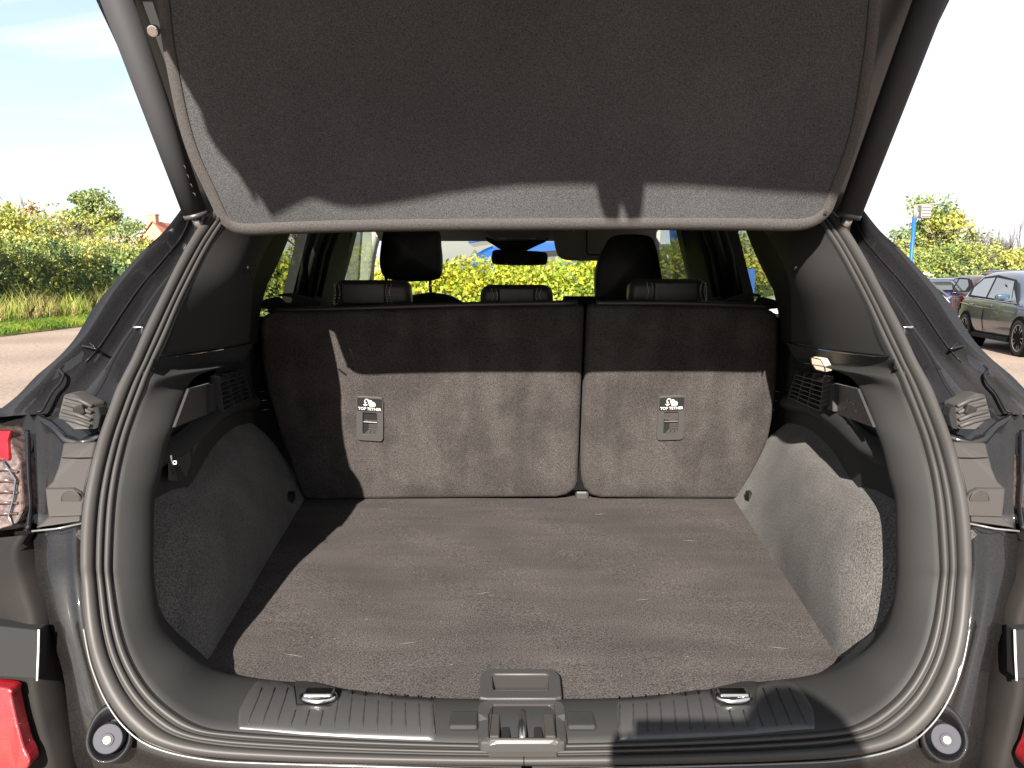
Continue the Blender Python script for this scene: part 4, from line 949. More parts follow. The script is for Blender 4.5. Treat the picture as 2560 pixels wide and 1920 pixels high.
loft_obj('unseen_side_lip', [sidep, sl, [v+Vector((.03, .02, .18)) for v in sidep], [v+Vector((.14, .02, .20)) for v in sidep]], M_plastic, TG, solid=.006)  # unseen lip, traced from the cover's shaded edge and widened to stop sun leaks
s2 = [Vector((XC+.56, y, 2.05)) for y in (.35, .5, .65, .8)]
loft_obj('unseen_side_lip', [s2, [v+Vector((0, .02, .12)) for v in s2]], M_plastic, TG, solid=.006)
# ------------------------------------------------------------------ the ground
M_asph = mat('asphalt', (.165, .128, .104), .9, .2, c2=(.215, .168, .137), nscale=.35, ndetail=8, speck=.30, sscale=18, bump=.3, bscale=40, bdist=.004)
M_grassg = mat('field_grass', (.09, .11, .03), .9, .1, c2=(.14, .13, .05), nscale=.4)
g = []
for i in range(41): g.append([Vector((-700+35*j, -200+30*i, 0)) for j in range(41)])
gr_ = loft_obj('car_park_asphalt', g, M_asph, None, smooth=False); gr_['kind'] = 'structure'
vv = [(-11.7, -60), (-11.75, 8), (-11.85, 17.8), (-12.1, 22.5), (-12.6, 30), (-14, 45), (-18, 80), (-30, 160)]
vb = loft_obj('verge_ground', [[Vector((x, y, .004)) for x, y in vv], [Vector((x-.3, y, .06)) for x, y in vv], [Vector((x-2.2, y, .12)) for x, y in vv], [Vector((x-9, y, .12)) for x, y in vv], [Vector((-500, y, .6)) for x, y in vv]], M_grassg); vb['kind'] = 'structure'
fb = loft_obj('far_field', [[Vector((x, 160, .01)) for x in (-600, -200, 0, 200, 600)], [Vector((x, 420, 5.5)) for x in (-600, -200, 0, 200, 600)], [Vector((x, 700, 8)) for x in (-600, -200, 0, 200, 600)]], mat('stubble_field', (.16, .13, .06), .9, .1, c2=(.10, .12, .04), nscale=.02)); fb['kind'] = 'structure'
fb2 = loft_obj('right_bank_ground', [[Vector((x, 33, .005)) for x in (4, 20, 60, 200)], [Vector((x, 34, .12)) for x in (4, 20, 60, 200)], [Vector((x, 120, .3)) for x in (4, 20, 60, 200)]], M_grassg); fb2['kind'] = 'structure'
# leaf litter and marks on the asphalt
def litter():
    V, F = [], []
    for _ in range(260):
        x, y = RNG.uniform(-11.6, -3.5), RNG.uniform(6, 22); s = RNG.uniform(.012, .035); a = RNG.uniform(0, 6)
        c_, s_ = math.cos(a)*s, math.sin(a)*s; o = len(V)
        V += [Vector((x-c_, y-s_, .006)), Vector((x+s_*.5, y-c_*.5, .012)), Vector((x+c_, y+s_, .006)), Vector((x-s_*.5, y+c_*.5, .010))]; F.append((o, o+1, o+2, o+3))
    o = mesh_obj('fallen_leaves', V, F, mat('dry_leaf', (.35, .27, .14), .8, .2)); tag(o, 'dry fallen leaves scattered on the asphalt', 'leaves', kind='stuff')
litter()

# ------------------------------------------------------------------ foliage builder
def leaf_mesh(name, C, size, m, parent=None, asp=.55, flat=0.0, kind=None):
    C = np.asarray(C, float); n = len(C)
    a = RNG.normal(size=(n, 3)); a /= np.linalg.norm(a, axis=1)[:, None]
    b = RNG.normal(size=(n, 3)); b -= a*(a*b).sum(1)[:, None]; b /= np.linalg.norm(b, axis=1)[:, None]
    s = (size*RNG.uniform(.6, 1.35, n))[:, None]
    mid = C.mean(0); L = C-mid
    q = np.stack([L-a*s, L+b*s*asp-a*s*.1, L+a*s, L-b*s*asp-a*s*.1], 1).reshape(-1, 3)
    me = bpy.data.meshes.new(name); me.vertices.add(4*n); me.vertices.foreach_set('co', q.ravel())
    me.loops.add(4*n); me.loops.foreach_set('vertex_index', np.arange(4*n)); me.polygons.add(n)
    me.polygons.foreach_set('loop_start', np.arange(0, 4*n, 4)); me.polygons.foreach_set('loop_total', np.full(n, 4))
    me.update(); me.validate(); me.materials.append(m)
    o = bpy.data.objects.new(name, me)
    if kind: o['kind'] = kind
    return link(o, parent, Vector(mid))
def blades(name, pts, h, wd, m, parent=None, lean=.35, kind=None):
    pts = np.asarray(pts, float); n = len(pts); hh = np.clip(h*RNG.uniform(.5, 1.3, n), .04, 1.3)[:, None]
    an = RNG.uniform(0, 2*math.pi, n); w_ = np.stack([np.cos(an), np.sin(an), 0*an], 1)*wd
    l = np.clip(RNG.normal(size=(n, 3)), -1.6, 1.6)*lean*.5; l[:, 2] = 0
    mid = pts.mean(0); L = pts-mid; up = np.array([0, 0, 1.])
    q = np.stack([L-w_, L+w_, L+w_*.6+(up+l*.6)*hh*.55, L+(up+l*1.6)*hh, L-w_*.6+(up+l*.6)*hh*.55], 1).reshape(-1, 3)
    me = bpy.data.meshes.new(name); me.vertices.add(5*n); me.vertices.foreach_set('co', q.ravel())
    me.loops.add(5*n); me.loops.foreach_set('vertex_index', np.arange(5*n)); me.polygons.add(n)
    me.polygons.foreach_set('loop_start', np.arange(0, 5*n, 5)); me.polygons.foreach_set('loop_total', np.full(n, 5))
    me.update(); me.validate(); me.materials.append(m); o = bpy.data.objects.new(name, me)
    if kind: o['kind'] = kind
    return link(o, parent, Vector(mid))
def leafmat(name, c, c2, sc=.9, tr=.3, isl=.35): return mat(name, c, .55, .35, c2=c2, nscale=sc, lo=.38, hi=.62, trans=tr, island=isl)
ML_hedge = leafmat('hedge_leaf', (.11, .17, .05), (.26, .29, .075), .45)
ML_dark = leafmat('bramble_leaf', (.075, .125, .055), (.12, .18, .06), .6)
ML_front = leafmat('golden_privet_leaf', (.32, .37, .03), (.50, .46, .04), 4, .45, .45)
ML_front2 = leafmat('golden_privet_green', (.13, .22, .025), (.30, .35, .04), 4, .4, .5)
ML_tree = leafmat('tree_leaf', (.12, .18, .07), (.22, .27, .10), .5)
ML_autumn = leafmat('autumn_leaf', (.24, .16, .035), (.30, .20, .04), .5)
ML_yel = leafmat('yellowing_leaf', (.19, .24, .05), (.34, .33, .07), .5)
M_bark = mat('bark', (.13, .11, .09), .9, .1, c2=(.2, .17, .14), nscale=3)
M_twig = mat('twig', (.11, .085, .07), .9, .1)
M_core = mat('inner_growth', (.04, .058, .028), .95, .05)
def sm(x, y, s): 
    return (np.sin(x*1.7*s+y*.6*s)+np.sin(x*.73*s-y*1.9*s+1.3)+np.sin(x*3.1*s+2.1)*.5+np.sin(y*2.7*s+.4)*.5)/3
def hedge(name, path, width, h, nleaf, lsize, mats, label, cat='hedge', jag=.35, base=.1, seed=0):
    root = empty(name, (path[0][0], path[0][1], 0)); tag(root, label, cat)
    P_ = np.array(path, float); seg = np.linalg.norm(np.diff(P_, axis=0), axis=1); cum = np.r_[0, np.cumsum(seg)]
    def pt(t):
        x = np.interp(t, cum, P_[:, 0]); y = np.interp(t, cum, P_[:, 1]); return x, y
    t = RNG.uniform(0, cum[-1], nleaf); x, y = pt(t); dx_ = (pt(t+.01)[0]-x)/.01; dy_ = (pt(t+.01)[1]-y)/.01
    k = np.hypot(dx_, dy_)+1e-9; nx_, ny_ = -dy_/k, dx_/k
    HT = h*(1+jag*sm(t, t*.37+seed, .8)*.5+jag*sm(t*3.3, t*1.7+seed, 1.1)*.25)
    th = RNG.uniform(0, math.pi, nleaf)                       # round the section: 0 = front foot .. pi = back foot
    e = .62
    cs, sn = np.cos(th), np.sin(th)
    ox = np.sign(cs)*np.abs(cs)**e*width/2; oz = np.abs(sn)**e
    rad = 1-np.abs(RNG.normal(0, .10, nleaf)); rad += .10*sm(t*2.2+th*3, th*4+seed, 1.6)
    z = base + (HT-base)*oz*rad; off = ox*rad
    keep = RNG.uniform(0, 1, nleaf) < .25+.75*np.clip(.5+1.2*sm(t*2.6+z*1.8, z*3.1+seed, 1.0), 0, 1)
    C = np.stack([x+nx_*off, y+ny_*off, z], 1)[keep]; tt = t[keep]
    which = (sm(tt*1.1, C[:, 2]*1.6+seed, 1.3)+RNG.normal(0, .45, len(C)))
    cuts = np.quantile(which, np.linspace(0, 1, len(mats)+1))
    for i, m in enumerate(mats):
        s_ = (which >= cuts[i]) & (which <= cuts[i+1]); leaf_mesh('foliage', C[s_], lsize, m, root)
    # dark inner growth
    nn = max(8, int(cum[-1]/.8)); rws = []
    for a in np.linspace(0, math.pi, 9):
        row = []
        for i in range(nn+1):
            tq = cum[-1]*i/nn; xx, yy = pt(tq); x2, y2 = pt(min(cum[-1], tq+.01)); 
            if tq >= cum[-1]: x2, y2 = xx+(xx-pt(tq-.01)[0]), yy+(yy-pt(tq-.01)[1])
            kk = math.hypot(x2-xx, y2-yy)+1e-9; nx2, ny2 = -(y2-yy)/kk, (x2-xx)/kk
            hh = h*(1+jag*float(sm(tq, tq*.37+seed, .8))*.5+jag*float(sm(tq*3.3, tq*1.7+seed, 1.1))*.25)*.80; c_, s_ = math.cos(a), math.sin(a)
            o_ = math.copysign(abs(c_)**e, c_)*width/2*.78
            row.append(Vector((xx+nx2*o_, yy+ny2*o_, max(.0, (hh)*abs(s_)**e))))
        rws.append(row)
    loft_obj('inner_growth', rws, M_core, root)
    return root
def limbs(base, h, r, depth, spread, n=5, up=.6, r0=None):
    out_ = []; tips = []
    def rec(p, d, L_, rad, k):
        q = p+d*L_; mid_ = p.lerp(q, .5)+Vector((random.uniform(-1, 1), random.uniform(-1, 1), 0))*L_*.06
        out_.append(tube_vf([p, mid_, q], [rad, rad*.8, rad*.6], 6 if k > 1 else 4, cap=False))
        if k == 0: tips.append(q); return
        for i in range(n if k == depth else random.choice((2, 3, 3))):
            a = random.uniform(0, 2*math.pi); nd = (d*up*1.6 + Vector((math.cos(a), math.sin(a), random.uniform(.0, .5)))*spread).normalized()
            rec(p.lerp(q, random.uniform(.55, 1)), nd, L_*random.uniform(.55, .8), rad*.55, k-1)
        tips.append(q)
    rec(Vector(base), Vector((random.uniform(-.05, .05), random.uniform(-.05, .05), 1)), h, r, depth)
    return out_, tips
def tree(name, x, y, h, cr_, nleaf, lsize, mats, label, group=None, cz=.62, depth=3, z0=0):
    root = empty(name, (x, y, z0)); tag(root, label, 'tree', group)
    tv, tips = limbs((x, y, z0), h*.38, h*.022+.02, depth, .8)
    mesh_obj('trunk', *merge(tv), M_bark, root, smooth=True)
    ncl = 46; cl_ = []
    for _ in range(ncl):
        v = RNG.normal(size=3); v /= np.linalg.norm(v); rr = RNG.uniform(.35, 1.0)
        cl_.append((x+v[0]*cr_*rr, y+v[1]*cr_*rr, z0+h*cz+v[2]*h*(1-cz)*rr*.95, RNG.uniform(.24, .50)*cr_))
    per = nleaf//ncl
    for i, m in enumerate(mats):
        C = []
        for k, (a, b, c_, r_) in enumerate(cl_):
            if k % len(mats) != i: continue
            v = RNG.normal(size=(per, 3)); v /= np.linalg.norm(v, axis=1)[:, None]
            C.append(np.array([a, b, c_])+v*r_*RNG.uniform(.15, 1.1, per)[:, None]*np.array([1, 1, .75]))
        leaf_mesh('crown', np.concatenate(C), lsize, m, root)
    return root
def bare_tree(x, y, h, label, name='bare_tree', group=None):
    root = empty(name, (x, y, 0)); tag(root, label, 'tree', group)
    tv, tips = limbs((x, y, 0), h*.42, h*.014+.03, 4, .42, n=6, up=.95); mesh_obj('branches', *merge(tv), M_twig, root)
    return root

# ---- left side: verge grass, tall weeds, hedge, trees, house
def along(n, lo, hi, y0=11, y1=55, pw=1.6):
    y = y0+(y1-y0)*RNG.uniform(0, 1, n)**pw; x = np.interp(y, [a[1] for a in vv], [a[0] for a in vv])-RNG.uniform(lo, hi, n)
    return x, y
M_blade = leafmat('grass_blade', (.10, .19, .022), (.20, .26, .03), .8, .4, .3)
M_straw = leafmat('dry_stem', (.40, .29, .15), (.28, .24, .09), .8, .3, .35)
M_weed = leafmat('weed_leaf', (.16, .24, .04), (.30, .34, .07), .9, .35, .35)
x, y = along(52000, -.05, 2.3); o = blades('verge_grass', np.stack([x, y, .05+0*x], 1), .17, .009, M_blade, lean=.9); tag(o, 'bright green mown grass verge along the left edge of the asphalt', 'grass', kind='stuff')
x, y = along(14000, 1.7, 2.9); o = blades('tall_weeds', np.stack([x, y, .05+0*x], 1), .62+.35*sm(x*2, y*3, 1.3)+.12*RNG.normal(size=len(x)), .010, M_weed, lean=.4); tag(o, 'tall green weeds growing in front of the left hedge', 'weeds', kind='stuff')
x, y = along(9000, 1.6, 2.8); k = sm(x*0, y*2, 1.2) > .0; o = blades('dry_grass', np.stack([x, y, .05+0*x], 1)[k], (.62+.3*sm(x*3, y*2+2, 1.1)+.12*RNG.normal(size=len(x)))[k], .009, M_straw, lean=.35); tag(o, 'straw coloured dry grass stems between verge and hedge', 'dry grass', kind='stuff')
hpath = [(a-4.1, b) for a, b in [(-11.7, 6), (-11.75, 12), (-11.85, 18), (-12.1, 23), (-12.6, 30), (-14, 45), (-16.5, 62)]]
hedge('field_hedge', hpath, 2.6, 2.75, 105000, .062, [ML_dark, ML_hedge, ML_hedge, ML_yel], 'tall wild green hedge along the verge on the left', jag=.22, seed=1.0)
# pale seed plumes standing out of the hedge top
def plume(px, D, z, n):
    c_ = P(px, 560, D); C = []
    for _ in range(n):
        a = RNG.uniform(-.5, .5); h_ = RNG.uniform(.5, 1.1)
        for s in np.linspace(.35, 1, 14): C.append((c_.x+RNG.normal(0, .35)+a*s*.5, D+RNG.normal(0, .2), z+h_*s))
    return C
M_plume = leafmat('seed_plume', (.5, .44, .36), (.42, .36, .28), .8, .3, .2)
for i, (px, D, lab) in enumerate([(254, 34, 'pale feathery seed plumes above the hedge right of the green tree'), (318, 38, 'pale feathery seed plumes above the hedge below the house')]):
    C = []; c0 = P(px, 575, D)
    st_ = []
    for _ in range(26):
        b = np.array([c0.x+RNG.uniform(-.9, .9), D+RNG.uniform(-.3, .3), 2.0]); d_ = np.array([RNG.uniform(-.25, .25), RNG.uniform(-.1, .1), 1]); L_ = RNG.uniform(.9, 1.35)
        st_.append(tube_vf([Vector(b), Vector(b+d_*L_)], .006, 3, cap=False))
        for s in np.linspace(.62, 1, 16): C.append(b+d_*L_*s+RNG.normal(0, .02, 3))
    r_ = empty('plume_grass', (c0.x, D, 0)); tag(r_, lab, 'pampas grass')
    leaf_mesh('plume', C, .05, M_plume, r_, asp=.35); mesh_obj('stem', *merge(st_), M_straw, r_)
tx = P(232, 520, 60); tree('green_tree', tx.x, 60, 8.4, 2.0, 20000, .13, [ML_tree, ML_hedge], 'round topped green tree rising above the left hedge', cz=.66)
tx = P(318, 540, 52); tree('willow_tree', tx.x, 52, 5.6, 1.9, 7000, .11, [ML_yel, ML_tree], 'yellow green bushy tree left of the house', cz=.55)
tx = P(95, 500, 44); tree('autumn_tree', tx.x, 44, 5.6, 2.4, 6000, .11, [ML_autumn, ML_yel], 'orange brown autumn tree behind the hedge at far left', cz=.6)
tx = P(20, 500, 40); tree('hedgerow_tree', tx.x, 40, 5.4, 2.0, 5000, .11, [ML_yel, ML_hedge, ML_yel], 'pale green tree at the left edge of the photograph', cz=.6)
for px, D, h, lab in [(82, 46, 7.2, 'tall leafless tree behind the orange tree at far left'), (128, 50, 6.9, 'thin leafless tree right of the orange tree'), (182, 56, 6.9, 'leafless tree left of the round green tree'), (268, 56, 6.6, 'leafless tree right of the round green tree')]:
    tx = P(px, 500, D); bare_tree(tx.x, D, h*.75, lab)
# tree and hedge seen through the left rear window
tx = P(778, 600, 30); tree('field_tree', tx.x+.4, 30, 5.6, 1.7, 9000, .075, [ML_yel, ML_autumn, ML_tree], 'autumn tree seen through the left rear side window', cz=.62)
hedge('inner_hedge', [(-11.2, 22), (-8.6, 24), (-6.5, 25)], 1.6, 2.0, 26000, .06, [ML_dark, ML_yel, ML_hedge], 'clipped hedge seen through the left rear side window', jag=.06, seed=4)
# house
hx = P(402, 570, 82); hx.z = 0
HS = empty('brick_house', (hx.x, 82, 0)); tag(HS, 'red brick house with chimney behind the hedge on the left', 'house')
M_brick = mat('house_brick', (.38, .20, .13), .9, .1, c2=(.44, .25, .17), nscale=2, speck=.2, sscale=14)
M_tile = mat('roof_tile', (.32, .12, .08), .85, .2, c2=(.38, .16, .10), nscale=1.5, speck=.25, sscale=5)
gx = hx.x
prism('wall', [(gx-1.7, 80, 0), (gx+1.9, 80, 0), (gx+1.9, 80, 4.8), (gx+.1, 80, 7.1), (gx-1.7, 80, 4.8)], (0, 7, 0), M_brick, HS)
for s_, nm in ((-1, 'roof'), (1, 'roof')):
    a = Vector((gx+.1, 79.8, 7.2)); b = Vector((gx+.1+s_*2.15, 79.8, 4.55)); rp_ = prism(nm, [a, b, b+Vector((0, 0, .12)), a+Vector((0, 0, .12))], (0, 7.4, 0), M_tile, HS)
prism('wing_wall', [(gx+1.9, 81, 0), (gx+9, 81, 0), (gx+9, 81, 4.4), (gx+1.9, 81, 4.4)], (0, 5, 0), M_brick, HS)
prism('wing_roof', [(gx+.6, 80.7, 4.3), (gx+9.3, 80.7, 4.3), (gx+9.3, 83.5, 6.8), (gx+.6, 83.5, 6.8)], (0, .0, .15), M_tile, HS)
prism('wing_roof', [(gx+.6, 86.3, 4.3), (gx+9.3, 86.3, 4.3), (gx+9.3, 83.5, 6.8), (gx+.6, 83.5, 6.8)], (0, .0, .15), M_tile, HS)
ch = box('chimney', (gx-.1, 80.5, 7.1), (.9, .8, 1.6), M_brick, HS); box('chimney_cap', (gx-.1, 80.5, 7.94), (1.05, .95, .12), M_brick, ch)
box('window', (gx+.1, 79.98, 2.6), (.9, .06, 1.1), M_dark, HS)
tube('aerial', [(gx+4, 83.5, 6.8), (gx+4, 83.5, 8.6)], .03, M_steel, HS, n=5)

# ---- golden hedge in front of the car
hedge('golden_hedge', [(-1.9, 6.75), (-1.0, 6.7), (0, 6.7), (.9, 6.72), (1.55, 6.75)], 1.0, 1.46, 62000, .022, [ML_front, ML_front, ML_front2], 'bright yellow green clipped hedge seen through the windscreen', jag=.10, base=.2, seed=2)

# ---- right side: hedge, trees, post
hedge('boundary_hedge', [(2.5, 30), (10, 31), (17, 32), (26, 32.5), (36, 33)], 3.2, 2.7, 95000, .062, [ML_yel, ML_hedge, ML_yel, ML_tree, ML_yel], 'tall yellow green hedge behind the parked cars on the right', jag=.25, seed=3)
tx = P(2340, 600, 34); tree('boundary_tree', tx.x, 34, 4.9, 1.7, 9000, .085, [ML_tree, ML_yel], 'rounded green tree behind the blue post on the right', cz=.62)
tx = P(1838, 640, 24); tree('window_tree', tx.x+.3, 26, 3.3, 1.6, 9000, .06, [ML_yel, ML_tree], 'leafy tree seen through the right rear side window', cz=.55)
for px, D, h, wh_ in [(2438, 33, 3.9, 'tallest leafless shoot above the right hedge, just right of the rounded tree'), (2458, 33, 3.6, 'second leafless shoot right of the rounded tree, above the hedge'), (2480, 33, 3.5, 'leafless shoot in the middle of the row above the right hedge'), (2500, 33, 3.5, 'leaning leafless shoot above the roof of the grey hatchback'), (2552, 33, 3.7, 'leafless shoot above the hedge at the right edge of the photograph')]:
    tx = P(px, 600, D); bare_tree(tx.x, D, h*.95, wh_, 'hedge_shoot', 'leafless shoots above the right hedge')
pp = P(2277, 640, 27); PO = empty('lamp_post', (pp.x, 27, 0)); tag(PO, 'blue post with a slatted floodlight head at the right', 'lamp post')
M_plumeface = mat('floodlight_slat', (.26, .23, .19), .5, .3)
M_blue = mat('blue_paint', (.008, .075, .30), .5, .3); M_postgrey = mat('galvanised_grey', (.20, .19, .185), .5, .4)
tube('post', [(pp.x, 27, 0), (pp.x+.03, 27, 3.4)], .065, M_blue, PO, n=12)
tube('post_top', [(pp.x+.03, 27, 3.4), (pp.x+.06, 27, 3.85)], .06, M_postgrey, PO, n=12)
fh_ = box('floodlight', (pp.x+.38, 27, 3.62), (.34, .22, .44), M_postgrey, PO, bevel=.03)
for k in range(4): box('slat', (pp.x+.38, 26.87, 3.48+.1*k), (.30, .03, .035), M_plumeface, fh_)
tube('arm', [(pp.x+.02, 27, 3.84), (pp.x+.9, 27, 3.9)], .025, M_postgrey, PO, n=6)
# blue sign with part of a white mark, seen through the right rear window
a_ = P(1852, 683, 9.5); b_ = P(1884, 740, 9.5)
SG = empty('blue_sign', (a_.x+.2, 9.5, 0)); tag(SG, 'dark blue sign board with a white curved mark, seen through the right rear window', 'sign')
box('board', ((a_.x-.55+b_.x)/2, 9.5, (a_.z+b_.z)/2-.1), (b_.x-a_.x+.55, .05, a_.z-b_.z+.3), mat('sign_blue', (.03, .09, .30), .4, .4), SG)
for px, s_ in ((1848, 1), (1800, -1)): box('leg', (P(px, 700, 9.5).x, 9.54, .5), (.05, .05, 1.1), M_postgrey, SG)
tube('white_mark', cr([P(1852, 701, 9.46), P(1861, 704, 9.46), P(1867, 709, 9.46), P(1865, 713, 9.46), P(1858, 711, 9.46)], 14), [.006+.022*math.sin(math.pi*(i+.5)/14) for i in range(14)], M_white, SG, n=6)
tube('white_mark', cr([P(1855, 716, 9.46), P(1861, 719, 9.46), P(1862, 726, 9.46)], 8), .014, M_white, SG, n=6)

# ------------------------------------------------------------------ parked cars
def make_car(name, label, x, y, yaw, paint, L_=4.05, H_=1.48, Wd=.87, plate=None, glassm=None, group=None, rim=M_steel, sill=None):
    root = empty(name, (x, y, 0)); tag(root, label, 'car', group)
    c_, s_ = math.cos(yaw), math.sin(yaw)
    def T(a, b, c): return Vector((x+a*c_-b*s_, y+a*s_+b*c_, c))
    hl = L_/2; gm = glassm or M_cglass
    # stations: x along the car, roof height, bonnet/belt height, half width, roof half width
    st_ = [(-hl, .62, .55, .60, .5), (-hl+.05, .95, .72, .76, .55), (-hl+.22, H_-.36, .93, .82, .56), (-hl+.48, H_-.10, .96, .85, .57), (-hl+.75, H_-.02, .96, .86, .58), (-hl+1.1, H_, .95, .87, .58), (-hl+1.8, H_, .93, .87, .59), (-hl+2.35, H_-.05, .91, .87, .56), (-hl+2.95, H_-.40, .90, .86, .6), (-hl+3.1, .98, .90, .86, .66), (-hl+3.6, .88, .84, .82, .62), (hl-.12, .74, .68, .72, .55), (hl, .52, .48, .60, .5)]
    k = Wd/.87; rws = []
    for sx, zr, zb, hw, rw in st_:
        hw *= k; rw *= k; cab = zr > zb+.12
        ring = [(0, .22), (hw*.85, .22), (hw*.97, .30), (hw, .48), (hw*1.0, .60), (hw*.985, zb-.06 if zb-.06 > .61 else .62 if zb > .62 else zb), (hw*.95, max(zb, .5)), (rw+(.02 if cab else .05), zr-.045 if cab else zr-.02), (rw*.8, zr-.01), (0, zr)]
        if zb < .6: ring[3] = (hw, zb-.12); ring[4] = (hw, zb-.08); ring[5] = (hw*.98, zb-.04)
        rws.append(ring)
    V = []; nr = len(rws[0])
    for (sx, *_), ring in zip(st_, rws):
        for b, c in ring: V.append(T(sx, b, c))
        for b, c in ring[1:-1][::-1]: V.append(T(sx, -b, c))
    m_ = 2*nr-2; F = []; MI = []
    for i in range(len(st_)-1):
        for j in range(m_):
            F.append((i*m_+j, i*m_+(j+1) % m_, (i+1)*m_+(j+1) % m_, (i+1)*m_+j))
    F += [tuple(range(m_))[::-1], tuple(range((len(st_)-1)*m_, len(st_)*m_))]
    body = mesh_obj('body', V, F, paint, root, smooth=True, sub=2)
    # glass and trim as proud pieces
    def side_pt(sx, t, sg, out=.012):                          # t 0 = belt, 1 = roof edge
        for a, b in zip(st_, st_[1:]):
            if a[0] <= sx <= b[0]:
                u = (sx-a[0])/(b[0]-a[0]); zr = a[1]+(b[1]-a[1])*u; zb = a[2]+(b[2]-a[2])*u; hw = (a[3]+(b[3]-a[3])*u)*k*.95; rw = (a[4]+(b[4]-a[4])*u)*k+.02
                return T(sx, sg*(hw+(rw-hw)*t+out+.012*math.sin(math.pi*t)), zb+(zr-.045-zb)*t)
        return T(sx, sg*.8, 1)
    for sg in (-1, 1):
        for nm, quad in (('window', [(-hl+.80, .10), (-hl+1.58, .08), (-hl+1.52, .82), (-hl+1.02, .78), (-hl+.76, .42)]), ('window', [(-hl+1.68, .08), (-hl+2.72, .08), (-hl+2.35, .78), (-hl+1.62, .82)]), ('quarter_light', [(-hl+2.76, .08), (-hl+2.95, .08), (-hl+2.50, .62)])):
            mesh_obj(nm, [side_pt(a, t, sg, .02) for a, t in quad], [tuple(range(len(quad)))], gm, root, solid=.006)
        mesh_obj('window_surround', [side_pt(a, t, sg, .014) for a, t in [(-hl+.62, .03), (-hl+1.6, .0), (-hl+3.05, .0), (-hl+2.95, .15), (-hl+2.4, .88), (-hl+1.6, .92), (-hl+.95, .86), (-hl+.60, .5)]], [(0, 1, 2, 3, 4, 5, 6, 7)], M_dark, root, solid=.004)
        tube('belt_strip', [side_pt(a, .0, sg, .022) for a in (-hl+.38, -hl+1.2, -hl+2.1, -hl+3.0)], .009, M_chrome, root, n=6)
        mr_ = mesh_obj('door_mirror', *box_vf(T(-hl+2.72, sg*(Wd+.10), 1.0), (.14, .22, .13), Matrix.Rotation(yaw, 3, 'Z')), mats_mirror, root, smooth=True, bevel=.045, seg=4)
        mesh_obj('mirror_arm', *box_vf(T(-hl+2.74, sg*(Wd-.0), .95), (.09, .16, .05), Matrix.Rotation(yaw, 3, 'Z')), paint, mr_, bevel=.01)
        for a in (-hl+1.0, -hl+1.95):
            mesh_obj('handle', *box_vf(T(a, sg*(Wd+.002), .83), (.17, .03, .03), Matrix.Rotation(yaw, 3, 'Z')), paint, root, bevel=.008)
        for a in (-hl+1.62,): tube('door_gap', [T(a, sg*(Wd+.001), .80), T(a-.02, sg*(Wd+.004), .55), T(a+.02, sg*(Wd-.01), .33)], .005, M_seam, root, n=5)
        tube('crease', [T(-hl+.35, sg*(Wd*.975), .84), T(-hl+1.4, sg*(Wd+.004), .79), T(-hl+3.0, sg*(Wd-.0), .74)], .008, paint, root, n=6)
        mesh_obj('sill_trim', *box_vf(T(-hl+1.85, sg*(Wd-.03), .25), (1.9, .06, .09), Matrix.Rotation(yaw, 3, 'Z')), M_dark, root, bevel=.02)
        for wx in (-hl+.72, hl-.80):
            # arch, tyre, rim, spokes
            prism('wheel_arch', [T(wx+.36*math.cos(t), sg*(Wd+.003), .33+.36*math.sin(t)) for t in [2*math.pi*i/28 for i in range(28)]], T(0, -sg*.30, 0)-T(0, 0, 0), M_seam, root)
            tp = []
            for r_, b in ((.20, -.19), (.30, -.20), (.315, -.15), (.315, -.03), (.30, .0), (.235, .008), (.225, -.01)):
                tp.append([T(wx+r_*math.cos(t), sg*(Wd+.006+b), .315+r_*math.sin(t)) for t in [2*math.pi*i/30 for i in range(30)]])
            ty = loft_obj('wheel', tp, M_groove, root, closed=True)
            prism('hub', [T(wx+.226*math.cos(t), sg*(Wd-.04), .315+.226*math.sin(t)) for t in [2*math.pi*i/26 for i in range(26)]], T(0, -sg*.03, 0)-T(0, 0, 0), M_dark, ty)
            tube('rim', [T(wx+.226*math.cos(t), sg*(Wd-.0), .315+.226*math.sin(t)) for t in [2*math.pi*i/30 for i in range(30)]], .012, rim, ty, closed=True, n=6)
            for q in range(10):
                a = 2*math.pi*q/10+.2*(q % 2); tube('spoke', [T(wx+.03*math.cos(a), sg*(Wd-.012), .315+.03*math.sin(a)), T(wx+.22*math.cos(a), sg*(Wd-.004), .315+.22*math.sin(a))], .013, rim, ty, n=5)
        prism('tail_light', [T(-hl+.03, sg*.50*k, .93), T(-hl+.16, sg*.80*k, .98), T(-hl+.14, sg*.80*k, .72), T(-hl+.0, sg*.58*k, .70)], T(-.05, sg*.02, 0)-T(0, 0, 0), M_farlamp, root, bevel=.01)
        prism('headlight', [T(hl-.08, sg*.40*k, .66), T(hl-.52, sg*.80*k, .84), T(hl-.40, sg*.82*k, .68), T(hl-.05, sg*.5*k, .58)], T(.04, sg*.03, .02)-T(0, 0, 0), M_clearlamp, root, bevel=.01)
    zz = H_
    prism('rear_window', [T(-hl+.12, -.52*k, .99), T(-hl+.12, .52*k, .99), T(-hl+.47, .44*k, zz-.13), T(-hl+.47, -.44*k, zz-.13)], T(-.03, 0, .02)-T(0, 0, 0), gm, root, bevel=.004)
    prism('spoiler', [T(-hl+.38, -.50*k, zz-.05), T(-hl+.38, .50*k, zz-.05), T(-hl+.62, .5*k, zz-.01), T(-hl+.62, -.5*k, zz-.01)], (0, 0, .03), M_dark if plate else paint, root, bevel=.008)
    prism('windscreen', [T(-hl+2.99, -.60*k, 1.0), T(-hl+2.99, .60*k, 1.0), T(-hl+2.45, .50*k, zz-.09), T(-hl+2.45, -.50*k, zz-.09)], T(.03, 0, .03)-T(0, 0, 0), gm, root, bevel=.004)
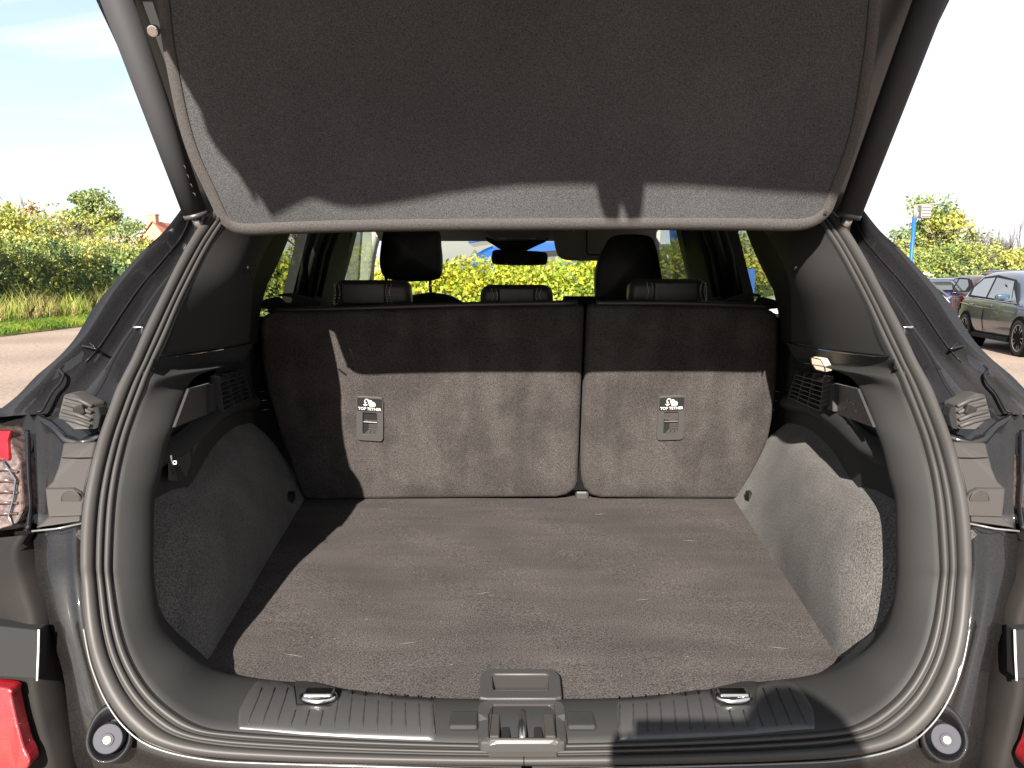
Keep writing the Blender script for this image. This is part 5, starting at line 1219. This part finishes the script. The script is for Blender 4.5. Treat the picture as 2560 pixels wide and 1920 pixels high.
    if plate: prism('number_plate', [T(-hl-.02, -.26, .72), T(-hl-.02, .26, .72), T(-hl-.0, .26, .84), T(-hl-.0, -.26, .84)], T(-.03, 0, 0)-T(0, 0, 0), plate, root)
    return root
M_farlamp = mat('dark_red_lens', (.022, .002, .003), .25, .5, coat=1)
M_cglass = mat('car_glass', (.03, .035, .035), .05, .7, coat=1)
M_cglass2 = mat('pale_car_glass', (.06, .075, .075), .06, .8, coat=1)
mats_mirror = mat('mirror_cap_blue', (.02, .04, .065), .2, .6, coat=1)
P_grey = mat('dark_grey_paint', (.03, .038, .06), .35, .5, coat=1, coat_rough=.02)
P_blue = mat('navy_paint', (.010, .012, .045), .25, .6, coat=1)
P_red = mat('maroon_paint', (.026, .008, .009), .3, .6, coat=1)
P_white = mat('white_paint', (.62, .62, .60), .3, .5, coat=1)
P_brightblue = mat('bright_blue_paint', (.005, .05, .22), .25, .6, coat=1)
P_silver = mat('silver_paint', (.070, .072, .064), .55, .3)
M_yplate = mat('yellow_plate', (.22, .11, .015), .5, .3)
cxm, cym = 8.83+.87, 14.3
make_car('grey_hatchback', 'dark grey hatchback with multi spoke wheels parked at the right edge', 9.75, 14.15, math.radians(-90-12), P_grey, glassm=M_cglass2)
a_ = P(2432, 760, 21); make_car('maroon_hatchback', 'maroon hatchback with a yellow number plate, partly hidden behind the grey car', a_.x+1.45, 23.4, math.radians(84), P_red, plate=M_yplate, H_=1.46)
a_ = P(2384, 760, 23); make_car('navy_car', 'dark blue car beside the maroon one under the right hedge', a_.x+.1, 25, math.radians(86), P_blue, H_=1.34)
a_ = P(1925, 730, 15); make_car('white_car', 'white car seen through the right rear side window', a_.x+1.2, 15, math.radians(172), P_white, H_=1.42)
make_car('blue_suv', 'bright blue car behind the golden hedge, seen through the windscreen', 1.35, 8.9, math.radians(0), P_brightblue, L_=4.4, H_=1.74, glassm=M_cglass2)
# silver van behind: tall body with rounded rear
VN = empty('silver_van', (.6, 12.2, 0)); tag(VN, 'pale silver van with a big dark lined window, seen through the windscreen', 'van')
rws = []
for xx, hs in ((-1.28, .55), (-1.22, .85), (-1.0, 1), (.6, 1), (2.4, 1), (2.6, .6)):
    rws.append([Vector((xx, 12.2+b*(.9+.1*hs), c)) for b, c in ((-.95, .3), (-1.0, .6), (-1.0, 1.2), (-.93, 1.9), (-.80, 1.85+.40*hs), (-.5, 1.95+.45*hs), (0, 2.0+.45*hs), (.5, 1.95+.45*hs), (1, 1.2), (1, .3))])
loft_obj('body', rws, P_silver, VN, solid=.02)
prism('window', [(-.72, 11.24, 1.42), (.9, 11.24, 1.30), (.9, 11.30, 2.1), (-.92, 11.30, 2.1), (-.95, 11.26, 1.62)], (0, -.02, 0), mat('van_window', (.045, .046, .038), .4, .3), VN, bevel=.01)
for wx in (-.5, 1.8): tube('wheel', [(wx, 11.2, .33), (wx, 11.42, .33)], .33, M_groove, VN, n=24)

# ------------------------------------------------------------------ the person taking the picture (their shadow falls on the sill)
M_skin = mat('skin', (.42, .26, .19), .55, .4); M_coat = mat('dark_jacket', (.02, .022, .03), .8, .2); M_jean = mat('blue_jeans', (.03, .045, .09), .85, .2); M_hair = mat('brown_hair', (.05, .03, .02), .7, .3)
def skinned(name, vs, es, rad, m, parent=None, root=0, sub=2):
    me = bpy.data.meshes.new(name); c = Vector(vs[root]); me.from_pydata([tuple(Vector(v)-c) for v in vs], es, []); me.materials.append(m)
    o = bpy.data.objects.new(name, me); link(o, parent, c)
    md = o.modifiers.new('skin', 'SKIN'); md.use_smooth_shade = True
    for d_, r_ in zip(me.skin_vertices[0].data, rad): d_.radius = (r_, r_) if not isinstance(r_, tuple) else r_
    me.skin_vertices[0].data[root].use_root = True
    o.modifiers.new('sub', 'SUBSURF').levels = sub; o.modifiers['sub'].render_levels = sub
    return o
bv = [(.16,-.50,.86),(.16,-.46,1.02),(.155,-.42,1.18),(.15,-.40,1.27),(.13,-.36,1.29),(.118,-.32,1.35),(.115,-.305,1.41),
      (.02,-.40,1.25),(-.04,-.30,1.05),(-.03,-.09,1.20),(.28,-.40,1.25),(.31,-.28,1.06),(.12,-.08,1.20),
      (.07,-.50,.82),(.05,-.48,.46),(.04,-.52,.09),(.05,-.40,.04),(.25,-.50,.82),(.27,-.48,.46),(.28,-.52,.09),(.29,-.40,.04)]
be = [(0,1),(1,2),(2,3),(3,4),(4,5),(5,6),(3,7),(7,8),(8,9),(3,10),(10,11),(11,12),(0,13),(13,14),(14,15),(15,16),(0,17),(17,18),(18,19),(19,20)]
br_ = [.13,.125,.14,.12,.052,.078,.072,.06,.045,.032,.06,.045,.032,.085,.06,.045,.045,.085,.06,.045,.045]
PS = skinned('person', bv, be, br_, M_coat); tag(PS, 'person in a dark jacket standing behind the open boot holding up a phone', 'person')
hb_ = Vector((.115, -.312, 1.375))
hd_v, hd_f = [], []
for i in range(13):
    th = math.pi*i/12; r_ = math.sin(th)
    for j in range(20):
        a = 2*math.pi*j/20; fr = 1 if math.sin(a) > 0 else .95
        hd_v.append(hb_+Vector((.078*r_*math.cos(a)*(1-.18*(1-math.cos(math.pi-th))/2), .098*r_*math.sin(a)*fr+.012*math.sin(a)*r_*(th > 1.6), .115*math.cos(th))))
for i in range(12):
    for j in range(20): hd_f.append((i*20+j, i*20+(j+1)%20, (i+1)*20+(j+1)%20, (i+1)*20+j))
HDO = mesh_obj('head', hd_v, hd_f, M_skin, PS, smooth=True, sub=1)
hair = [v+(v-hb_)*.10+Vector((0,-.008,.008)) for v in hd_v]; hf = [f for f in hd_f if all((hair[i].z > hb_.z+.03) or (hair[i].y < hb_.y-.02 and hair[i].z > hb_.z-.07) for i in f)]
mesh_obj('hair', hair, hf, M_hair, HDO, smooth=True, solid=.008)
prism('nose', [hb_+Vector((-.011,.092,-.03)), hb_+Vector((.011,.092,-.03)), hb_+Vector((0,.094,.012))], (0,.022,-.004), M_skin, HDO, bevel=.004)
for sx in (-1, 1):
    v_, f_ = tube_vf([hb_+Vector((sx*.030,.088,.008)), hb_+Vector((sx*.030,.094,.008))], .011, 10); mesh_obj('eye', v_, f_, M_white, HDO)
    v_, f_ = box_vf(hb_+Vector((sx*.079,-.005,-.005)), (.014,.03,.055)); mesh_obj('ear', v_, f_, M_skin, HDO, bevel=.006)
v_, f_ = box_vf(hb_+Vector((0,.09,-.062)), (.045,.012,.010)); mesh_obj('mouth', v_, f_, mat('lips', (.35,.14,.12), .5, .4), HDO, bevel=.004)
PHN = box('phone', (.045,-.028,1.272), (.152,.009,.075), M_cglass, None, bevel=.003); tag(PHN, 'black phone held level behind the open boot', 'phone')
for sx, wx in ((-1, -.03), (1, .12)):
    w0 = Vector((wx, -.09, 1.20)); pv = [w0, w0+Vector((0,.022,.022)), w0+Vector((0,.040,.045))]; pe = [(0,1),(1,2)]; pr = [.026,.03,.028]
    hnd = skinned('hand', pv, pe, pr, M_skin, PS, sub=1)
    for k_ in range(4):
        b0 = w0+Vector((-sx*(-.020+.013*k_), .038, .045)); L_ = (.058,.066,.062,.050)[k_]
        tube('finger', [b0-Vector((0,.01,.01)), b0+Vector((0,.018,L_*.45)), b0+Vector((0,.010,L_*.8)), b0+Vector((0,-.004,L_))] if False else [b0-Vector((0,.012,.012)), b0+Vector((0,.022,.012)), b0+Vector((0,.030,.030)), b0+Vector((0,.022,.044))], [.009,.009,.008,.006], M_skin, hnd, n=8)
    tube('thumb', [w0+Vector((-sx*.018,.02,.028)), w0+Vector((-sx*.030,.022,.055)), w0+Vector((-sx*.034,.034,.078))], [.012,.010,.008], M_skin, hnd, n=8)
